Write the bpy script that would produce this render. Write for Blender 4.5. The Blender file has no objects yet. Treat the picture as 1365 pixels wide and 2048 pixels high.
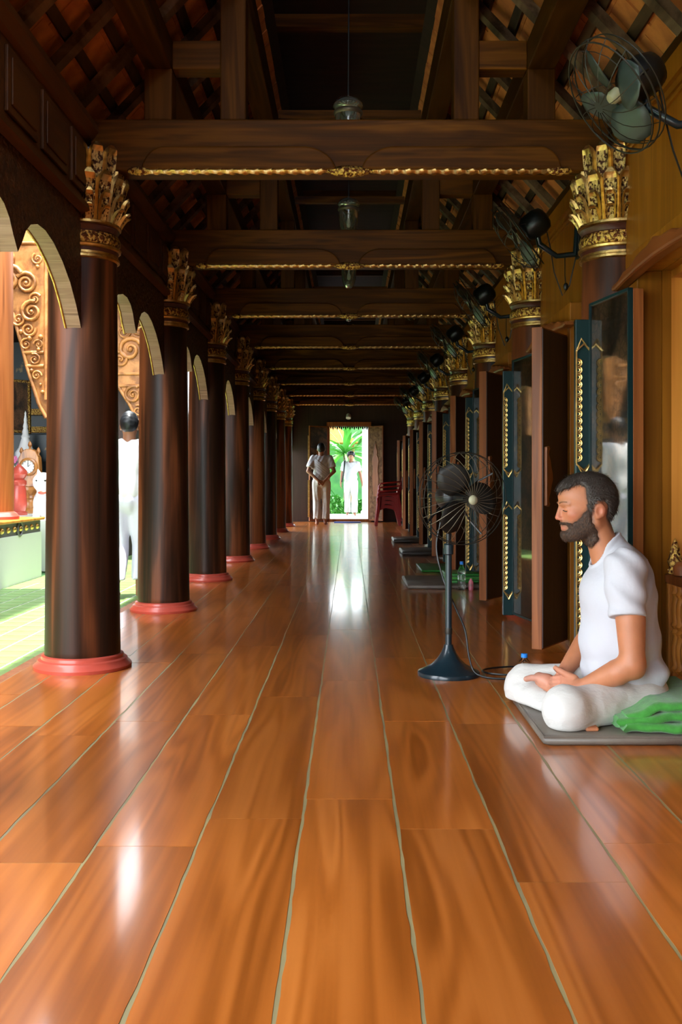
import bpy, math, random
import numpy as np
from mathutils import Vector, Matrix
random.seed(7); np.random.seed(7)
PI = math.pi
SC = bpy.context.scene
COL = SC.collection

# ------------------------------------------------------------------ camera, light, exposure
F_PX = 1991.0; HC = 0.95; VX, VY = 700.0, 960.0
cam = bpy.data.cameras.new('camera'); cam_o = bpy.data.objects.new('camera', cam); COL.objects.link(cam_o)
cam.sensor_fit = 'VERTICAL'; cam.sensor_height = 36.0; cam.sensor_width = 24.0
cam.lens = F_PX / 2048 * 36.0
cam.shift_x = -(VX - 682.5) / 2048.0
cam.shift_y = -(1024.0 - VY) / 2048.0
cam.clip_start = 0.05; cam.clip_end = 300
cam_o.location = (0, 0, HC); cam_o.rotation_euler = (PI / 2, 0, 0)
SC.camera = cam_o

world = bpy.data.worlds.new('sky'); SC.world = world; world.use_nodes = True
bg = world.node_tree.nodes['Background']
bg.inputs[0].default_value = (0.86, 0.93, 1.0, 1); bg.inputs[1].default_value = 10.0

sun = bpy.data.lights.new('sun', 'SUN'); sun.energy = 18.0; sun.angle = math.radians(1.5); sun.color = (1.0, 0.95, 0.86)
sun_o = bpy.data.objects.new('sun', sun); COL.objects.link(sun_o)
sun_o.rotation_euler = Vector((-0.03, 0.13, -0.99)).to_track_quat('-Z', 'Y').to_euler()

SC.view_settings.view_transform = 'Standard'; SC.view_settings.look = 'None'
SC.view_settings.gamma = 1.0; SC.view_settings.use_curve_mapping = False
SC.view_settings.exposure = 0.22

# ------------------------------------------------------------------ helpers
def at(px, py, d):
    return np.array(((px - VX) * d / F_PX, d, HC - (py - VY) * d / F_PX))

class MB:
    def __init__(s): s.V = []; s.F = []; s.M = []
    def add(s, vs, fs, m=0):
        o = len(s.V); s.V += [tuple(map(float, v)) for v in vs]
        s.F += [tuple(i + o for i in f) for f in fs]; s.M += [m] * len(fs); return s
    def box(s, x0, x1, y0, y1, z0, z1, m=0):
        vs = [(x, y, z) for z in (z0, z1) for y in (y0, y1) for x in (x0, x1)]
        return s.add(vs, [(0, 2, 3, 1), (4, 5, 7, 6), (0, 1, 5, 4), (2, 6, 7, 3), (0, 4, 6, 2), (1, 3, 7, 5)], m)
    def obox(s, c, ax, half, m=0):
        c = np.array(c, float); ax = [np.array(a, float) for a in ax]
        vs = [c + ax[0] * half[0] * i + ax[1] * half[1] * j + ax[2] * half[2] * k for k in (-1, 1) for j in (-1, 1) for i in (-1, 1)]
        return s.add(vs, [(0, 2, 3, 1), (4, 5, 7, 6), (0, 1, 5, 4), (2, 6, 7, 3), (0, 4, 6, 2), (1, 3, 7, 5)], m)
    def bar(s, a, b, w, h, up=(0, 0, 1), m=0):
        a = np.array(a, float); b = np.array(b, float); d = b - a; L = np.linalg.norm(d); d /= L
        sd = np.cross(d, up); n = np.linalg.norm(sd)
        if n < 1e-6: sd = np.cross(d, (0, 1, 0)); n = np.linalg.norm(sd)
        sd /= n; u = np.cross(sd, d)
        return s.obox((a + b) / 2, (d, sd, u), (L / 2, w / 2, h / 2), m)
    def prism(s, pts, plane, a, b, m=0):
        def mk(p, t):
            return {'xz': (p[0], t, p[1]), 'yz': (t, p[0], p[1]), 'xy': (p[0], p[1], t)}[plane]
        n = len(pts); ar = sum(pts[i][0] * pts[(i + 1) % n][1] - pts[(i + 1) % n][0] * pts[i][1] for i in range(n))
        if (ar < 0): pts = pts[::-1]
        if plane == 'xz': a, b = max(a, b), min(a, b)
        else: a, b = min(a, b), max(a, b)
        vs = [mk(p, a) for p in pts] + [mk(p, b) for p in pts]
        fs = [tuple(range(n - 1, -1, -1)), tuple(range(n, 2 * n))] + [(i, (i + 1) % n, n + (i + 1) % n, n + i) for i in range(n)]
        return s.add(vs, fs, m)
    def lathe(s, prof, n=24, a0=0.0, a1=2 * PI, c=(0, 0, 0), m=0, cap=True, wob=None):
        full = abs(a1 - a0 - 2 * PI) < 1e-6; k = n if full else n + 1
        vs = []
        for (r, z) in prof:
            for i in range(k):
                a = a0 + (a1 - a0) * i / n; rr = r * (1 + (wob(a, z) if wob else 0))
                vs.append((c[0] + rr * math.cos(a), c[1] + rr * math.sin(a), c[2] + z))
        fs = []
        for j in range(len(prof) - 1):
            for i in range(n):
                i2 = (i + 1) % k
                fs.append((j * k + i, j * k + i2, (j + 1) * k + i2, (j + 1) * k + i))
        if cap:
            if prof[0][0] > 1e-5: fs.append(tuple(range(k - 1, -1, -1)))
            if prof[-1][0] > 1e-5: fs.append(tuple((len(prof) - 1) * k + i for i in range(k)))
        return s.add(vs, fs, m)
    def tube(s, pts, r, n=6, m=0, closed=False):
        P = [np.array(p, float) for p in pts]; N = len(P); rs = r if hasattr(r, '__len__') else [r] * N
        vs = []; ref = np.array((0.31, 0.22, 0.93))
        for i in range(N):
            t = P[(i + 1) % N] - P[i - 1] if closed else P[min(i + 1, N - 1)] - P[max(i - 1, 0)]
            t = t / (np.linalg.norm(t) + 1e-9); u = np.cross(t, ref); u /= np.linalg.norm(u) + 1e-9; ref2 = np.cross(u, t)
            ref = ref2; w = ref2
            for k in range(n):
                a = 2 * PI * k / n; vs.append(P[i] + rs[i] * (math.cos(a) * u + math.sin(a) * w))
        fs = []
        for i in range(N if closed else N - 1):
            j = (i + 1) % N
            for k in range(n): fs.append((i * n + k, i * n + (k + 1) % n, j * n + (k + 1) % n, j * n + k))
        if not closed:
            fs.append(tuple(range(n - 1, -1, -1))); fs.append(tuple((N - 1) * n + k for k in range(n)))
        return s.add(vs, fs, m)
    def ball(s, c, r, n=10, m=0, rings=6):
        r = r if hasattr(r, '__len__') else (r, r, r); vs = [(c[0], c[1], c[2] - r[2])]
        for j in range(1, rings):
            p = -PI / 2 + PI * j / rings
            for i in range(n):
                a = 2 * PI * i / n; vs.append((c[0] + r[0] * math.cos(p) * math.cos(a), c[1] + r[1] * math.cos(p) * math.sin(a), c[2] + r[2] * math.sin(p)))
        vs.append((c[0], c[1], c[2] + r[2])); L = len(vs) - 1; fs = []
        for i in range(n):
            fs.append((0, 1 + (i + 1) % n, 1 + i)); b = 1 + (rings - 2) * n; fs.append((L, b + i, b + (i + 1) % n))
        for j in range(rings - 2):
            for i in range(n): fs.append((1 + j * n + i, 1 + j * n + (i + 1) % n, 1 + (j + 1) * n + (i + 1) % n, 1 + (j + 1) * n + i))
        return s.add(vs, fs, m)
    def xform(s, M):
        s.V = [tuple(M @ Vector(v)) for v in s.V]; return s
    def mesh(s, name, mats, smooth=None):
        me = bpy.data.meshes.new(name); me.from_pydata(s.V, [], s.F)
        for m in (mats if isinstance(mats, (list, tuple)) else [mats]): me.materials.append(m)
        if any(s.M): me.polygons.foreach_set('material_index', s.M)
        if smooth is not None:
            me.polygons.foreach_set('use_smooth', [True] * len(s.F)); me.set_sharp_from_angle(angle=math.radians(smooth))
        me.update(); return me
    def build(s, name, mats, parent=None, smooth=None, bevel=0, loc=None):
        o = bpy.data.objects.new(name, s.mesh(name, mats, smooth)); COL.objects.link(o)
        if parent is not None: o.parent = parent
        if loc is not None: o.location = loc
        if bevel:
            b = o.modifiers.new('bevel', 'BEVEL'); b.width = bevel; b.segments = 2; b.limit_method = 'ANGLE'
        return o

def link(name, me, parent=None, loc=None, rot=None, scale=None):
    o = bpy.data.objects.new(name, me); COL.objects.link(o)
    if parent is not None: o.parent = parent
    if loc is not None: o.location = loc
    if rot is not None: o.rotation_euler = rot
    if scale is not None: o.scale = scale
    return o
def tag(o, label, cat, group=None):
    o['label'] = label; o['category'] = cat
    if group: o['group'] = group
    return o
def thing(name, label, cat, loc=(0, 0, 0), rotz=0.0, group=None):
    o = bpy.data.objects.new(name, None); COL.objects.link(o); o.location = loc; o.rotation_euler = (0, 0, rotz)
    o.empty_display_size = 0.1
    return tag(o, label, cat, group)
def struct(name, loc=(0, 0, 0)):
    o = bpy.data.objects.new(name, None); COL.objects.link(o); o.location = loc; o['kind'] = 'structure'; o.empty_display_size = 0.1; return o
def mark(o): o['kind'] = 'structure'; return o
def copy_tree(o, parent=None):
    c = o.copy(); COL.objects.link(c); c.parent = parent
    for ch in list(o.children): copy_tree(ch, c)
    return c

# ------------------------------------------------------------------ materials
def mat(name, col, rough=0.5, metal=0.0, spec=0.5, coat=0.0, noise=None, bump=None, trans=0.0, ior=1.45, emis=None, sss=0.0, sheen=0.0):
    """plain principled with optional colour noise: noise=(scale xyz, colour2, [detail]) and bump=(scale xyz, strength, distance)"""
    m = bpy.data.materials.new(name); m.use_nodes = True; nt = m.node_tree; p = nt.nodes['Principled BSDF']
    p.inputs['Base Color'].default_value = (*col, 1); p.inputs['Roughness'].default_value = rough; p.inputs['Metallic'].default_value = metal
    p.inputs['Specular IOR Level'].default_value = spec; p.inputs['Coat Weight'].default_value = coat; p.inputs['Coat Roughness'].default_value = 0.08
    p.inputs['Transmission Weight'].default_value = trans; p.inputs['IOR'].default_value = ior
    if sss: p.inputs['Subsurface Weight'].default_value = sss; p.inputs['Subsurface Radius'].default_value = (0.02, 0.008, 0.004); p.inputs['Subsurface Scale'].default_value = 0.5
    if sheen: p.inputs['Sheen Weight'].default_value = sheen
    N = nt.nodes.new; L = nt.links.new
    if noise or bump: tc = N('ShaderNodeTexCoord')
    if noise:
        mp = N('ShaderNodeMapping'); mp.inputs['Scale'].default_value = noise[0]; L(tc.outputs['Object'], mp.inputs['Vector'])
        nz = N('ShaderNodeTexNoise'); nz.inputs['Scale'].default_value = 1.0; nz.inputs['Detail'].default_value = 4; L(mp.outputs[0], nz.inputs['Vector'])
        mr = N('ShaderNodeMapRange'); lo, hi = (noise[2] if len(noise) > 2 else (0.35, 0.65)); mr.inputs[1].default_value = lo; mr.inputs[2].default_value = hi; L(nz.outputs['Fac'], mr.inputs[0])
        mx = N('ShaderNodeMix'); mx.data_type = 'RGBA'; L(mr.outputs[0], mx.inputs['Factor']); mx.inputs['A'].default_value = (*col, 1); mx.inputs['B'].default_value = (*noise[1], 1); L(mx.outputs['Result'], p.inputs['Base Color'])
    if bump:
        mp = N('ShaderNodeMapping'); mp.inputs['Scale'].default_value = bump[0]; L(tc.outputs['Object'], mp.inputs['Vector'])
        nz = N('ShaderNodeTexNoise'); nz.inputs['Scale'].default_value = 1.0; nz.inputs['Detail'].default_value = 5; L(mp.outputs[0], nz.inputs['Vector'])
        b = N('ShaderNodeBump'); b.inputs['Strength'].default_value = bump[1]; b.inputs['Distance'].default_value = bump[2]; L(nz.outputs['Fac'], b.inputs['Height']); L(b.outputs[0], p.inputs['Normal'])
    if emis: p.inputs['Emission Color'].default_value = (*emis[0], 1); p.inputs['Emission Strength'].default_value = emis[1]
    return m

def wood(name, c_dark, c_mid, c_light, stretch, rough=0.4, coat=0.0, ring=6.0, tint=0.25, bump=0.15, rough_var=0.1, coat_rough=0.1, spec=0.5, dist=0.6, detail=3, ringmix=0.5):
    """grain: noise stretched along one axis + warped rings; every object gets its own offset and tone"""
    m = bpy.data.materials.new(name); m.use_nodes = True; nt = m.node_tree; p = nt.nodes['Principled BSDF']; N = nt.nodes.new; L = nt.links.new
    tc = N('ShaderNodeTexCoord'); oi = N('ShaderNodeObjectInfo')
    mu = N('ShaderNodeMath'); mu.operation = 'MULTIPLY'; mu.inputs[1].default_value = 61.0; L(oi.outputs['Random'], mu.inputs[0])
    ad = N('ShaderNodeVectorMath'); ad.operation = 'ADD'; L(tc.outputs['Object'], ad.inputs[0]); L(mu.outputs[0], ad.inputs[1])
    mp = N('ShaderNodeMapping'); mp.inputs['Scale'].default_value = stretch; L(ad.outputs[0], mp.inputs['Vector'])
    n1 = N('ShaderNodeTexNoise'); n1.inputs['Scale'].default_value = 1.0; n1.inputs['Detail'].default_value = detail; n1.inputs['Distortion'].default_value = dist; L(mp.outputs[0], n1.inputs['Vector'])
    # contour rings of the big noise
    rg = N('ShaderNodeMath'); rg.operation = 'MULTIPLY'; rg.inputs[1].default_value = ring * 2 * PI; L(n1.outputs['Fac'], rg.inputs[0])
    sn = N('ShaderNodeMath'); sn.operation = 'SINE'; L(rg.outputs[0], sn.inputs[0])
    s2 = N('ShaderNodeMapRange'); s2.inputs[1].default_value = -1; s2.inputs[2].default_value = 1; L(sn.outputs[0], s2.inputs[0])
    mp2 = N('ShaderNodeMapping'); mp2.inputs['Scale'].default_value = [v * 9 if v > 2 else v * 3 for v in stretch]; L(ad.outputs[0], mp2.inputs['Vector'])
    n2 = N('ShaderNodeTexNoise'); n2.inputs['Scale'].default_value = 1.0; n2.inputs['Detail'].default_value = 5; L(mp2.outputs[0], n2.inputs['Vector'])
    m1 = N('ShaderNodeMix'); m1.data_type = 'FLOAT'; m1.inputs['Factor'].default_value = ringmix; L(s2.outputs[0], m1.inputs['A']); L(n2.outputs['Fac'], m1.inputs['B'])
    m2 = N('ShaderNodeMix'); m2.data_type = 'FLOAT'; m2.inputs['Factor'].default_value = 0.55; L(m1.outputs['Result'], m2.inputs['A']); L(n1.outputs['Fac'], m2.inputs['B'])
    cr = N('ShaderNodeValToRGB'); e = cr.color_ramp.elements; e[0].position = 0.3; e[0].color = (*c_dark, 1); e[1].position = 0.72; e[1].color = (*c_light, 1)
    k = cr.color_ramp.elements.new(0.5); k.color = (*c_mid, 1); L(m2.outputs['Result'], cr.inputs['Fac'])
    mr = N('ShaderNodeMapRange'); mr.inputs[3].default_value = 1 - tint; mr.inputs[4].default_value = 1 + tint; L(oi.outputs['Random'], mr.inputs[0])
    vm = N('ShaderNodeVectorMath'); vm.operation = 'SCALE'; L(cr.outputs['Color'], vm.inputs[0]); L(mr.outputs[0], vm.inputs['Scale']); L(vm.outputs[0], p.inputs['Base Color'])
    rr = N('ShaderNodeMapRange'); rr.inputs[3].default_value = rough - rough_var / 2; rr.inputs[4].default_value = rough + rough_var; L(n2.outputs['Fac'], rr.inputs[0]); L(rr.outputs[0], p.inputs['Roughness'])
    p.inputs['Coat Weight'].default_value = coat; p.inputs['Coat Roughness'].default_value = coat_rough; p.inputs['Specular IOR Level'].default_value = spec
    if bump:
        b = N('ShaderNodeBump'); b.inputs['Strength'].default_value = bump; b.inputs['Distance'].default_value = 0.002; L(m2.outputs['Result'], b.inputs['Height']); L(b.outputs[0], p.inputs['Normal'])
    return m

M = {}
M['plank'] = wood('floor_teak', (0.25, 0.063, 0.007), (0.39, 0.108, 0.015), (0.50, 0.155, 0.027), (6.0, 0.42, 3), rough=0.285, coat=0.6, ring=8, tint=0.12, bump=0, rough_var=0.0, dist=0.3, detail=1.5, ringmix=0.62, spec=0.35, coat_rough=0.10)
M['putty'] = mat('joint_putty', (0.31, 0.25, 0.11), 0.45, noise=((7, 3, 1), (0.20, 0.18, 0.10)))
M['col'] = wood('column_wood', (0.012, 0.005, 0.0025), (0.05, 0.015, 0.006), (0.16, 0.045, 0.014), (7, 7, 0.45), rough=0.38, coat=0.0, ring=2, tint=0.12, bump=0.15, spec=0.22)
M['beam'] = wood('beam_wood', (0.020, 0.006, 0.0006), (0.085, 0.027, 0.0016), (0.18, 0.063, 0.004), (0.8, 9, 9), rough=0.5, coat=0.0, ring=3, tint=0.1, spec=0.12)
M['beamv'] = wood('post_wood', (0.03, 0.009, 0.001), (0.07, 0.023, 0.002), (0.12, 0.042, 0.004), (9, 9, 0.8), rough=0.5, ring=3, tint=0.12, spec=0.1)
M['beamy'] = wood('purlin_wood', (0.02, 0.007, 0.001), (0.05, 0.017, 0.002), (0.08, 0.03, 0.004), (9, 0.8, 9), rough=0.5, ring=3, tint=0.12, spec=0.1)
M['wall'] = wood('wall_teak', (0.15, 0.048, 0.003), (0.25, 0.086, 0.005), (0.34, 0.125, 0.009), (7, 7, 0.5), rough=0.42, coat=0.0, ring=3, tint=0.1, spec=0.2)
M['jamb'] = wood('jamb_teak', (0.38, 0.12, 0.014), (0.56, 0.20, 0.026), (0.68, 0.27, 0.042), (6, 6, 0.5), rough=0.4, coat=0.05, ring=2.5, tint=0.1, spec=0.35)
M['leaf'] = wood('door_wood', (0.16, 0.046, 0.010), (0.28, 0.085, 0.021), (0.37, 0.125, 0.035), (9, 9, 0.6), rough=0.42, coat=0.0, ring=3, tint=0.12, spec=0.3)
M['hood'] = wood('hood_wood', (0.12, 0.03, 0.006), (0.22, 0.06, 0.012), (0.30, 0.09, 0.02), (9, 1, 9), rough=0.4, ring=3, spec=0.3)
M['darkface'] = wood('door_back_wood', (0.020, 0.009, 0.006), (0.032, 0.013, 0.008), (0.045, 0.018, 0.011), (9, 9, 0.6), rough=0.5, ring=3, tint=0.1)  # dark tone holds the shade of the unlit door back
M['frieze'] = wood('frieze_wood', (0.035, 0.012, 0.003), (0.075, 0.026, 0.006), (0.11, 0.040, 0.009), (6, 1.0, 6), rough=0.5, ring=3, tint=0.12, spec=0.25)
M['carved'] = mat('carved_dark_wood', (0.085, 0.034, 0.012), 0.55, noise=((22, 22, 22), (0.028, 0.011, 0.005)), bump=((30, 30, 30), 1.0, 0.02))
M['archedge'] = wood('arch_edge_wood', (0.16, 0.075, 0.05), (0.28, 0.15, 0.10), (0.38, 0.23, 0.16), (2, 40, 40), rough=0.5, ring=3, tint=0.08)  # paler than the carving: outside light is put into this colour
M['carvedorange'] = wood('carved_orange_wood', (0.24, 0.09, 0.02), (0.42, 0.17, 0.04), (0.55, 0.24, 0.07), (6, 6, 6), rough=0.45, ring=2, tint=0.1, coat=0.1)
M['gold'] = mat('gilding', (0.78, 0.54, 0.20), 0.36, metal=1.0, noise=((30, 30, 30), (0.52, 0.31, 0.09)), bump=((60, 60, 60), 0.4, 0.006))
M['goldfine'] = mat('carved_gilding', (0.85, 0.55, 0.14), 0.36, metal=1.0, noise=((70, 70, 70), (0.16, 0.05, 0.02), (0.45, 0.55)), bump=((80, 80, 80), 1.0, 0.012))
M['goldinner'] = mat('gilt_relief_on_lacquer', (0.62, 0.42, 0.15), 0.42, metal=0.8, noise=((75, 75, 55), (0.06, 0.02, 0.012), (0.45, 0.56)), bump=((80, 80, 60), 1.0, 0.01))
M['lacquer'] = mat('dark_red_lacquer', (0.07, 0.018, 0.010), 0.35)
M['red'] = mat('red_paint', (0.52, 0.075, 0.045), 0.32, noise=((6, 6, 6), (0.38, 0.06, 0.04)), coat=0.2)
M['rafter'] = wood('rafter_wood', (0.05, 0.028, 0.016), (0.11, 0.065, 0.04), (0.17, 0.11, 0.07), (9, 2, 9), rough=0.6, ring=2, tint=0.3, spec=0.2)
M['batten'] = wood('batten_wood', (0.02, 0.011, 0.006), (0.045, 0.025, 0.014), (0.07, 0.04, 0.022), (9, 2, 9), rough=0.6, ring=2, tint=0.3, spec=0.2)
M['terracotta'] = mat('terracotta', (0.58, 0.20, 0.05), 0.8, noise=((9, 9, 9), (0.38, 0.115, 0.03)))
M['roofdark'] = mat('roof_boarding', (0.035, 0.014, 0.009), 0.7, noise=((2, 14, 2), (0.02, 0.009, 0.006)))
M['black'] = mat('black_metal', (0.006, 0.008, 0.009), 0.35, spec=0.5)
M['bluemetal'] = mat('dark_blue_enamel', (0.008, 0.02, 0.028), 0.28, coat=0.3)
M['wire'] = mat('cage_wire', (0.035, 0.032, 0.026), 0.45, metal=0.5)
M['wirelight'] = mat('grille_wire', (0.16, 0.13, 0.085), 0.45, metal=0.6)
M['fanblade'] = mat('fan_blade', (0.055, 0.075, 0.072), 0.4, metal=0.2)
M['fanblade2'] = mat('fan_blade_dark', (0.014, 0.013, 0.011), 0.5, metal=0.0)
M['cream'] = mat('cream_cap', (0.42, 0.40, 0.26), 0.45)
M['glass'] = mat('lantern_glass', (0.75, 0.85, 0.78), 0.06, trans=0.92, ior=1.45)
M['bottle'] = mat('clear_plastic', (0.9, 0.96, 0.96), 0.04, trans=1.0, ior=1.33)
M['pinkplastic'] = mat('pink_plastic', (0.85, 0.25, 0.33), 0.2, trans=0.4)
M['bluecap'] = mat('blue_plastic', (0.02, 0.22, 0.75), 0.35)
M['acrylic'] = mat('acrylic_sheet', (0.9, 0.93, 0.9), 0.03, trans=1.0, ior=1.5)
M['greenlac'] = mat('dark_green_lacquer', (0.006, 0.028, 0.030), 0.3)
M['grey_mat'] = mat('grey_vinyl', (0.17, 0.145, 0.115), 0.42, noise=((8, 8, 8), (0.13, 0.11, 0.09)))
M['dark_mat'] = mat('dark_vinyl', (0.04, 0.035, 0.028), 0.4)
M['green_mat'] = mat('green_vinyl', (0.03, 0.20, 0.035), 0.45)
M['green_cloth'] = mat('green_blanket', (0.05, 0.30, 0.035), 0.9, noise=((30, 30, 30), (0.035, 0.22, 0.025)), bump=((160, 160, 160), 0.5, 0.003), sheen=0.3)
M['white_cloth'] = mat('white_cotton', (0.52, 0.52, 0.56), 0.85, bump=((14, 14, 9), 0.25, 0.02), sheen=0.1)
M['white_pants'] = mat('cream_cotton', (0.58, 0.565, 0.53), 0.85, bump=((11, 16, 22), 0.4, 0.03), sheen=0.1)
M['bright_cotton'] = mat('bright_white_cotton', (0.82, 0.82, 0.84), 0.85, bump=((14, 14, 9), 0.25, 0.02))  # whiter copy of the cotton, sunlit brightness put into its colour
M['lilac'] = mat('pale_lilac_cotton', (0.68, 0.68, 0.80), 0.85, bump=((10, 10, 6), 0.3, 0.02))
M['hair'] = mat('dark_hair', (0.030, 0.022, 0.017), 0.5, noise=((60, 60, 60), (0.055, 0.042, 0.034)), bump=((160, 160, 60), 0.9, 0.004))
M['beard'] = mat('brown_beard', (0.085, 0.042, 0.022), 0.6, noise=((110, 110, 110), (0.035, 0.020, 0.013)), bump=((220, 220, 120), 1.0, 0.004))
M['hairlight'] = mat('greying_hair', (0.05, 0.04, 0.033), 0.42)
M['brow'] = mat('sandy_brow', (0.22, 0.10, 0.05), 0.6)
M['carvedpale'] = mat('pale_carved_wood', (0.26, 0.14, 0.07), 0.7, noise=((14, 14, 14), (0.11, 0.05, 0.025)), bump=((25, 25, 25), 0.8, 0.01), spec=0.2)
M['blackhair'] = mat('black_hair', (0.008, 0.010, 0.013), 0.45)
M['skinfar'] = mat('tan_skin', (0.30, 0.13, 0.07), 0.5)
M['white'] = mat('white_plaster', (0.62, 0.62, 0.60), 0.6)
M['whiteglaze'] = mat('white_glaze', (0.85, 0.85, 0.85), 0.25, coat=0.3)
M['tile'] = mat('green_tile', (0.11, 0.26, 0.065), 0.35, noise=((3, 3, 3), (0.20, 0.29, 0.095)))
M['grout'] = mat('pale_grout', (0.50, 0.51, 0.46), 0.6)
M['stone_band'] = mat('grey_band', (0.12, 0.11, 0.12), 0.5)
M['leafgreen'] = mat('bright_leaf', (0.03, 0.16, 0.02), 0.4, noise=((3, 3, 3), (0.07, 0.26, 0.04)))
M['leafgreen2'] = mat('dark_leaf', (0.012, 0.075, 0.02), 0.45, noise=((3, 3, 3), (0.03, 0.13, 0.025)))
M['grass'] = mat('lawn', (0.06, 0.18, 0.025), 0.8, noise=((5, 5, 5), (0.10, 0.24, 0.035)))
M['bark'] = mat('bark', (0.12, 0.09, 0.06), 0.8)
M['redchair'] = mat('red_plastic', (0.30, 0.012, 0.012), 0.3, coat=0.1)
M['bluemat'] = mat('blue_doormat', (0.03, 0.07, 0.28), 0.9)
M['hallwall'] = mat('teal_and_gold_wall', (0.004, 0.014, 0.018), 0.4, noise=((5.5, 5.5, 5.5), (0.24, 0.15, 0.05), (0.62, 0.66)))
M['clockwood'] = wood('clock_wood', (0.22, 0.08, 0.02), (0.38, 0.15, 0.035), (0.5, 0.22, 0.06), (9, 9, 2), rough=0.35, coat=0.2)
M['clockface'] = mat('clock_face', (0.8, 0.8, 0.74), 0.4)
M['flower'] = mat('yellow_petal', (0.85, 0.55, 0.05), 0.6)
M['flowerp'] = mat('pink_petal', (0.75, 0.2, 0.4), 0.6)

# painted door panel: gold-brown figure scrollwork on dark ground
def painted_panel():
    m = bpy.data.materials.new('painted_panel'); m.use_nodes = True; nt = m.node_tree; p = nt.nodes['Principled BSDF']; N = nt.nodes.new; L = nt.links.new
    tc = N('ShaderNodeTexCoord'); oi = N('ShaderNodeObjectInfo')
    mu = N('ShaderNodeMath'); mu.operation = 'MULTIPLY'; mu.inputs[1].default_value = 17; L(oi.outputs['Random'], mu.inputs[0])
    ad = N('ShaderNodeVectorMath'); ad.operation = 'ADD'; L(tc.outputs['Object'], ad.inputs[0]); L(mu.outputs[0], ad.inputs[1])
    n1 = N('ShaderNodeTexNoise'); n1.inputs['Scale'].default_value = 3.2; n1.inputs['Detail'].default_value = 6; n1.inputs['Distortion'].default_value = 1.5; L(ad.outputs[0], n1.inputs['Vector'])
    vo = N('ShaderNodeTexVoronoi'); vo.inputs['Scale'].default_value = 26; vo.feature = 'DISTANCE_TO_EDGE'; L(ad.outputs[0], vo.inputs['Vector'])
    cr = N('ShaderNodeValToRGB'); e = cr.color_ramp.elements; e[0].position = 0.42; e[0].color = (0.018, 0.013, 0.010, 1); e[1].position = 0.62; e[1].color = (0.15, 0.075, 0.035, 1); L(n1.outputs['Fac'], cr.inputs['Fac'])
    mr = N('ShaderNodeMapRange'); mr.inputs[1].default_value = 0.02; mr.inputs[2].default_value = 0.12; mr.inputs[3].default_value = 0.45; mr.inputs[4].default_value = 1.0; L(vo.outputs['Distance'], mr.inputs[0])
    vm = N('ShaderNodeVectorMath'); vm.operation = 'SCALE'; L(cr.outputs['Color'], vm.inputs[0]); L(mr.outputs[0], vm.inputs['Scale']); L(vm.outputs[0], p.inputs['Base Color'])
    p.inputs['Roughness'].default_value = 0.5; p.inputs['Coat Weight'].default_value = 0.35; p.inputs['Coat Roughness'].default_value = 0.05
    return m
M['painted'] = painted_panel()

def skin_mat():
    m = bpy.data.materials.new('sunburnt_skin'); m.use_nodes = True; nt = m.node_tree; p = nt.nodes['Principled BSDF']; N = nt.nodes.new; L = nt.links.new
    at_ = N('ShaderNodeAttribute'); at_.attribute_name = 'tone'
    tc = N('ShaderNodeTexCoord'); nz = N('ShaderNodeTexNoise'); nz.inputs['Scale'].default_value = 30; nz.inputs['Detail'].default_value = 3; L(tc.outputs['Object'], nz.inputs['Vector'])
    mr = N('ShaderNodeMapRange'); mr.inputs[3].default_value = 0.86; mr.inputs[4].default_value = 1.14; L(nz.outputs['Fac'], mr.inputs[0])
    vm = N('ShaderNodeVectorMath'); vm.operation = 'SCALE'; L(at_.outputs['Color'], vm.inputs[0]); L(mr.outputs[0], vm.inputs['Scale']); L(vm.outputs[0], p.inputs['Base Color'])
    p.inputs['Roughness'].default_value = 0.5; p.inputs['Subsurface Weight'].default_value = 0.12; p.inputs['Subsurface Radius'].default_value = (0.012, 0.004, 0.002); p.inputs['Subsurface Scale'].default_value = 0.4
    n2 = N('ShaderNodeTexNoise'); n2.inputs['Scale'].default_value = 260; L(tc.outputs['Object'], n2.inputs['Vector'])
    b = N('ShaderNodeBump'); b.inputs['Strength'].default_value = 0.12; b.inputs['Distance'].default_value = 0.002; L(n2.outputs['Fac'], b.inputs['Height']); L(b.outputs[0], p.inputs['Normal'])
    return m
M['skin'] = skin_mat()

# ------------------------------------------------------------------ implicit surfaces for bodies
def sd_rc(P, a, b, ra, rb):
    a = np.asarray(a, np.float32); b = np.asarray(b, np.float32); ba = b - a; q = P - a
    h = np.clip((q @ ba) / max(float(ba @ ba), 1e-9), 0, 1)
    return np.linalg.norm(q - h[:, None] * ba, axis=1) - (ra + (rb - ra) * h)
def sd_el(P, c, r, R=None):
    q = P - np.asarray(c, np.float32)
    if R is not None: q = q @ np.asarray(R, np.float32)
    r = np.asarray(r, np.float32); k0 = np.linalg.norm(q / r, axis=1); k1 = np.linalg.norm(q / (r * r), axis=1)
    return k0 * (k0 - 1) / np.maximum(k1, 1e-6)
def smin(a, b, k):
    h = np.clip(0.5 + 0.5 * (b - a) / k, 0, 1); return b * (1 - h) + a * h - k * h * (1 - h)
def smax(a, b, k): return -smin(-a, -b, k)
def chain(P, pts, rs, k=0.004):
    f = None
    for i in range(len(pts) - 1):
        g = sd_rc(P, pts[i], pts[i + 1], rs[i], rs[i + 1]); f = g if f is None else np.minimum(f, g)
    return f
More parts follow.
